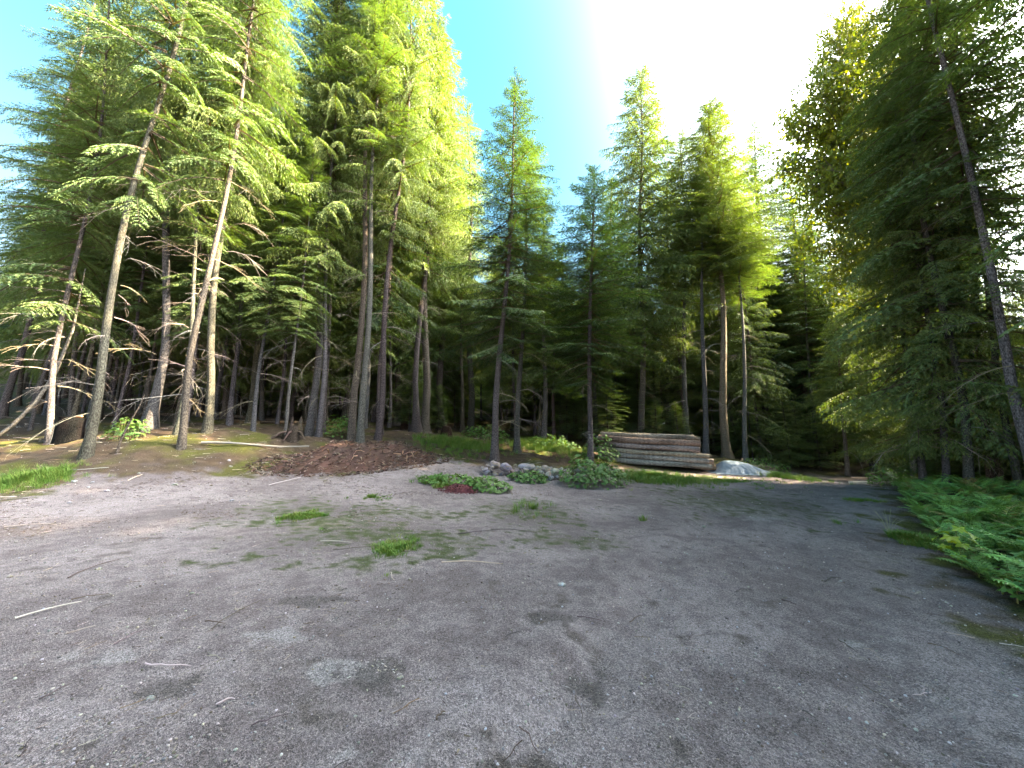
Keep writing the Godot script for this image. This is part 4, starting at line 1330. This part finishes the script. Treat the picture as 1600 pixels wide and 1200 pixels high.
const BUSH_GREEN := Color(0.074, 0.145, 0.034)
func build_plants() -> void:
	bush("leafy_bush", "large leafy thimbleberry bush against the end of the rock pile", 2.75, 12.9, 1.15, 0.75, 0.95, 620, BUSH_GREEN, 0.085)
	bush("leafy_bush", "low leafy bush before the mound end of the rock pile", -0.75, 11.6, 0.75, 0.55, 0.42, 300, BUSH_GREEN, 0.08)
	bush("leafy_bush", "small leafy clump half covering the middle of the rock pile", 0.55, 13.1, 0.75, 0.3, 0.42, 200, BUSH_GREEN, 0.08)
	bush("leafy_bush", "low spreading leafy plants behind the small red bark heap", -1.9, 12.0, 1.1, 0.5, 0.36, 340, BUSH_GREEN, 0.075)
	bush("leafy_bush", "bright sunlit bush at the near end of the log stack", 4.5, 18.9, 0.95, 0.9, 1.15, 460, BUSH_GREEN, 0.08)
	bush("leafy_bush", "dark green shrub on the moss between stout hemlock and flared cedar", -13.1, 12.6, 0.62, 0.5, 0.75, 240, BUSH_GREEN, 0.075)
	bush("leafy_bush", "shrub growing under the sunlit clump behind the bark mound", -7.7, 16.9, 0.9, 0.6, 1.1, 340, BUSH_GREEN, 0.075)
	bush("leafy_bush", "bush of young leaves at the road edge beyond the tarp", 14.0, 20.3, 1.1, 0.5, 0.6, 260, BUSH_GREEN, 0.07)
	bush("leafy_bush", "bush of mixed green leaves where the fern bed meets the road bend", 14.6, 14.6, 0.8, 0.6, 0.8, 260, BUSH_GREEN, 0.08)
	bush("leafy_bush", "small weedy bush below the shade of the grey cedar", 12.7, 19.9, 0.6, 0.4, 0.5, 160, BUSH_GREEN, 0.07)
	bush("leafy_bush", "bushy green undergrowth behind the meadow grass by the old stumps", -1.6, 22.6, 1.5, 0.8, 1.0, 500, BUSH_GREEN, 0.08)
	bush("leafy_bush", "undergrowth in the gap behind the two slim conifers", 2.2, 20.4, 1.5, 0.8, 0.8, 460, BUSH_GREEN, 0.08)
	# maple seedling and broadleaf weeds at the front of the ferns: each leaf is a part
	var kinds := []
	for k in 4: kinds.append(leaf_lobed(vary(Color(0.20, 0.27, 0.028), 0.12), 5, 0.105))
	seedling("maple_seedling", "yellow green maple seedling at the front of the fern bed", 6.05, 5.3, 0.62, 15, kinds)
	kinds = []
	for k in 4: kinds.append(leaf_lobed(vary(Color(0.085, 0.175, 0.045), 0.15), 5, 0.085))
	for s in [[5.95, 4.75, 0.38], [6.45, 4.85, 0.42], [5.6, 4.45, 0.3], [6.9, 5.2, 0.45], [5.3, 4.2, 0.26], [5.75, 4.1, 0.3], [7.2, 6.3, 0.45]]:
		seedling("broadleaf_plant", "light green broadleaf plant at the road edge of the fern bed", s[0], s[1], s[2], 11, kinds, "broadleaf plants edging the ferns")
	kinds = [leaf_lobed(Color(0.22, 0.26, 0.03), 5, 0.09)]
	seedling("maple_seedling", "yellow green maple seedling deep inside the fern bed", 11.4, 7.9, 0.8, 12, kinds)
	# dead weed stalks
	var o := thing("dead_weeds", "pale dry weed stalks at the road edge of the fern bed", "weeds", on(7.15, 7.35))
	for k in 9:
		var a := rf(0, TAU)
		var q := Vector3(cos(a) * rf(0.1, 0.3), rf(0.25, 0.5), sin(a) * 0.2)
		part("stalk", tube([Vector3(0, -0.02, 0), q * 0.5 + Vector3(0, 0.05, 0), q], [0.0035, 0.003, 0.002], 5, Color(0.24, 0.23, 0.13)), M.twig, o)

func seedling(called: String, label: String, x: float, d: float, h: float, leaves: int, kinds: Array, group := "") -> void:
	var o := thing(called, label, "plant", on(x, d), group)
	part("stem", tube([Vector3(0, -0.03, 0), Vector3(0.02, h * 0.5, 0.01), Vector3(0.0, h * 0.95, 0)], [0.008, 0.006, 0.003], 6, Color(0.14, 0.13, 0.05)), M.twig, o)
	for k in leaves:
		var f := (k + 1.0) / leaves
		var a := k * 2.4 + rf(-0.3, 0.3)
		var out := Vector3(cos(a), 0, sin(a))
		var reach := h * rf(0.22, 0.42) * (1.15 - 0.6 * f)
		var p := Vector3(0, h * (0.3 + 0.62 * f), 0) + out * reach
		var up := (Vector3.UP + out * 0.45 + Vector3(rf(-0.2, 0.2), 0, rf(-0.2, 0.35))).normalized()
		var side := up.cross(out).normalized(); var fw := side.cross(up)
		var lf := part("leaf", kinds[rng.randi() % kinds.size()], M.leaf, o)
		var s := rf(0.7, 1.15)
		lf.transform = Transform3D(Basis(fw, up, fw.cross(up)).scaled_local(Vector3(s, s, s)), p)

# clear evening air: blue overhead, paler towards the horizon, hazy white round the low sun
func sky_panorama(towards: Vector3) -> ImageTexture:
	var w := 512; var h := 256
	var im := Image.create(w, h, false, Image.FORMAT_RGBAF)
	for j in h:
		var th := PI * (j + 0.5) / h
		var y := cos(th)
		for i in w:
			var a := TAU * (i + 0.5) / w
			var dir := Vector3(sin(a) * sin(th), y, -cos(a) * sin(th))
			var gam := acos(clampf(dir.dot(towards), -1.0, 1.0))
			var glow := 5.8 * exp(-pow(gam / 0.405, 2.0))
			var low := exp(-maxf(0.0, y) / 0.17)
			var c := Color(0.0092, 0.036, 0.060).lerp(Color(0.235, 0.250, 0.260), low)
			im.set_pixel(i, j, Color(c.r + glow * 0.98, c.g + glow, c.b + glow * 0.98))
	return ImageTexture.create_from_image(im)

# ---------------------------------------------------------------- the scene
func _ready() -> void:
	var cam := Camera3D.new()
	cam.name = "camera"
	cam.fov = rad_to_deg(2.0 * atan(600.0 / 575.0))
	cam.position = Vector3(0, 1.6, 0)
	cam.rotation.x = atan(100.0 / 575.0)
	cam.near = 0.05; cam.far = 900.0
	add_child(cam)
	var we := WorldEnvironment.new()
	we.name = "world_environment"
	var env := Environment.new()
	env.background_mode = Environment.BG_SKY
	var sky := Sky.new()
	var az := deg_to_rad(88.0); var el := deg_to_rad(33.0)
	var towards := Vector3(sin(az) * cos(el), sin(el), -cos(az) * cos(el))
	var ps := PanoramaSkyMaterial.new()
	ps.panorama = sky_panorama(towards)
	sky.sky_material = ps
	env.sky = sky
	env.tonemap_mode = Environment.TONE_MAPPER_LINEAR
	env.tonemap_exposure = 28.0
	env.sdfgi_enabled = true; env.ssao_enabled = true; env.ssil_enabled = true
	we.environment = env
	add_child(we)
	var sun := DirectionalLight3D.new()
	sun.name = "sun"
	sun.basis = Basis.looking_at(-towards)
	sun.light_color = Color(1.0, 0.92, 0.76)
	sun.light_energy = 1.15
	sun.light_angular_distance = 0.5
	sun.shadow_enabled = true
	add_child(sun)

	rng.seed = 20240611
	n_soft = noise_of(0.035, 3, 3); n_mid = noise_of(0.55, 3, 7); n_fine = noise_of(3.2, 3, 9)
	for c in CLEARING: clearing_poly.append(Vector2(c[0], c[1]))
	build_materials()
	build_grid()
	build_ground()
	print("ground ", Time.get_ticks_msec())
	build_trees()
	print("trees ", Time.get_ticks_msec())
	build_heaps()
	build_rocks()
	build_logs()
	build_tarp()
	build_wood_things()
	build_plants()
	build_ferns()
	build_grass()
	build_sticks()
	build_litter()
	print("done ", Time.get_ticks_msec())
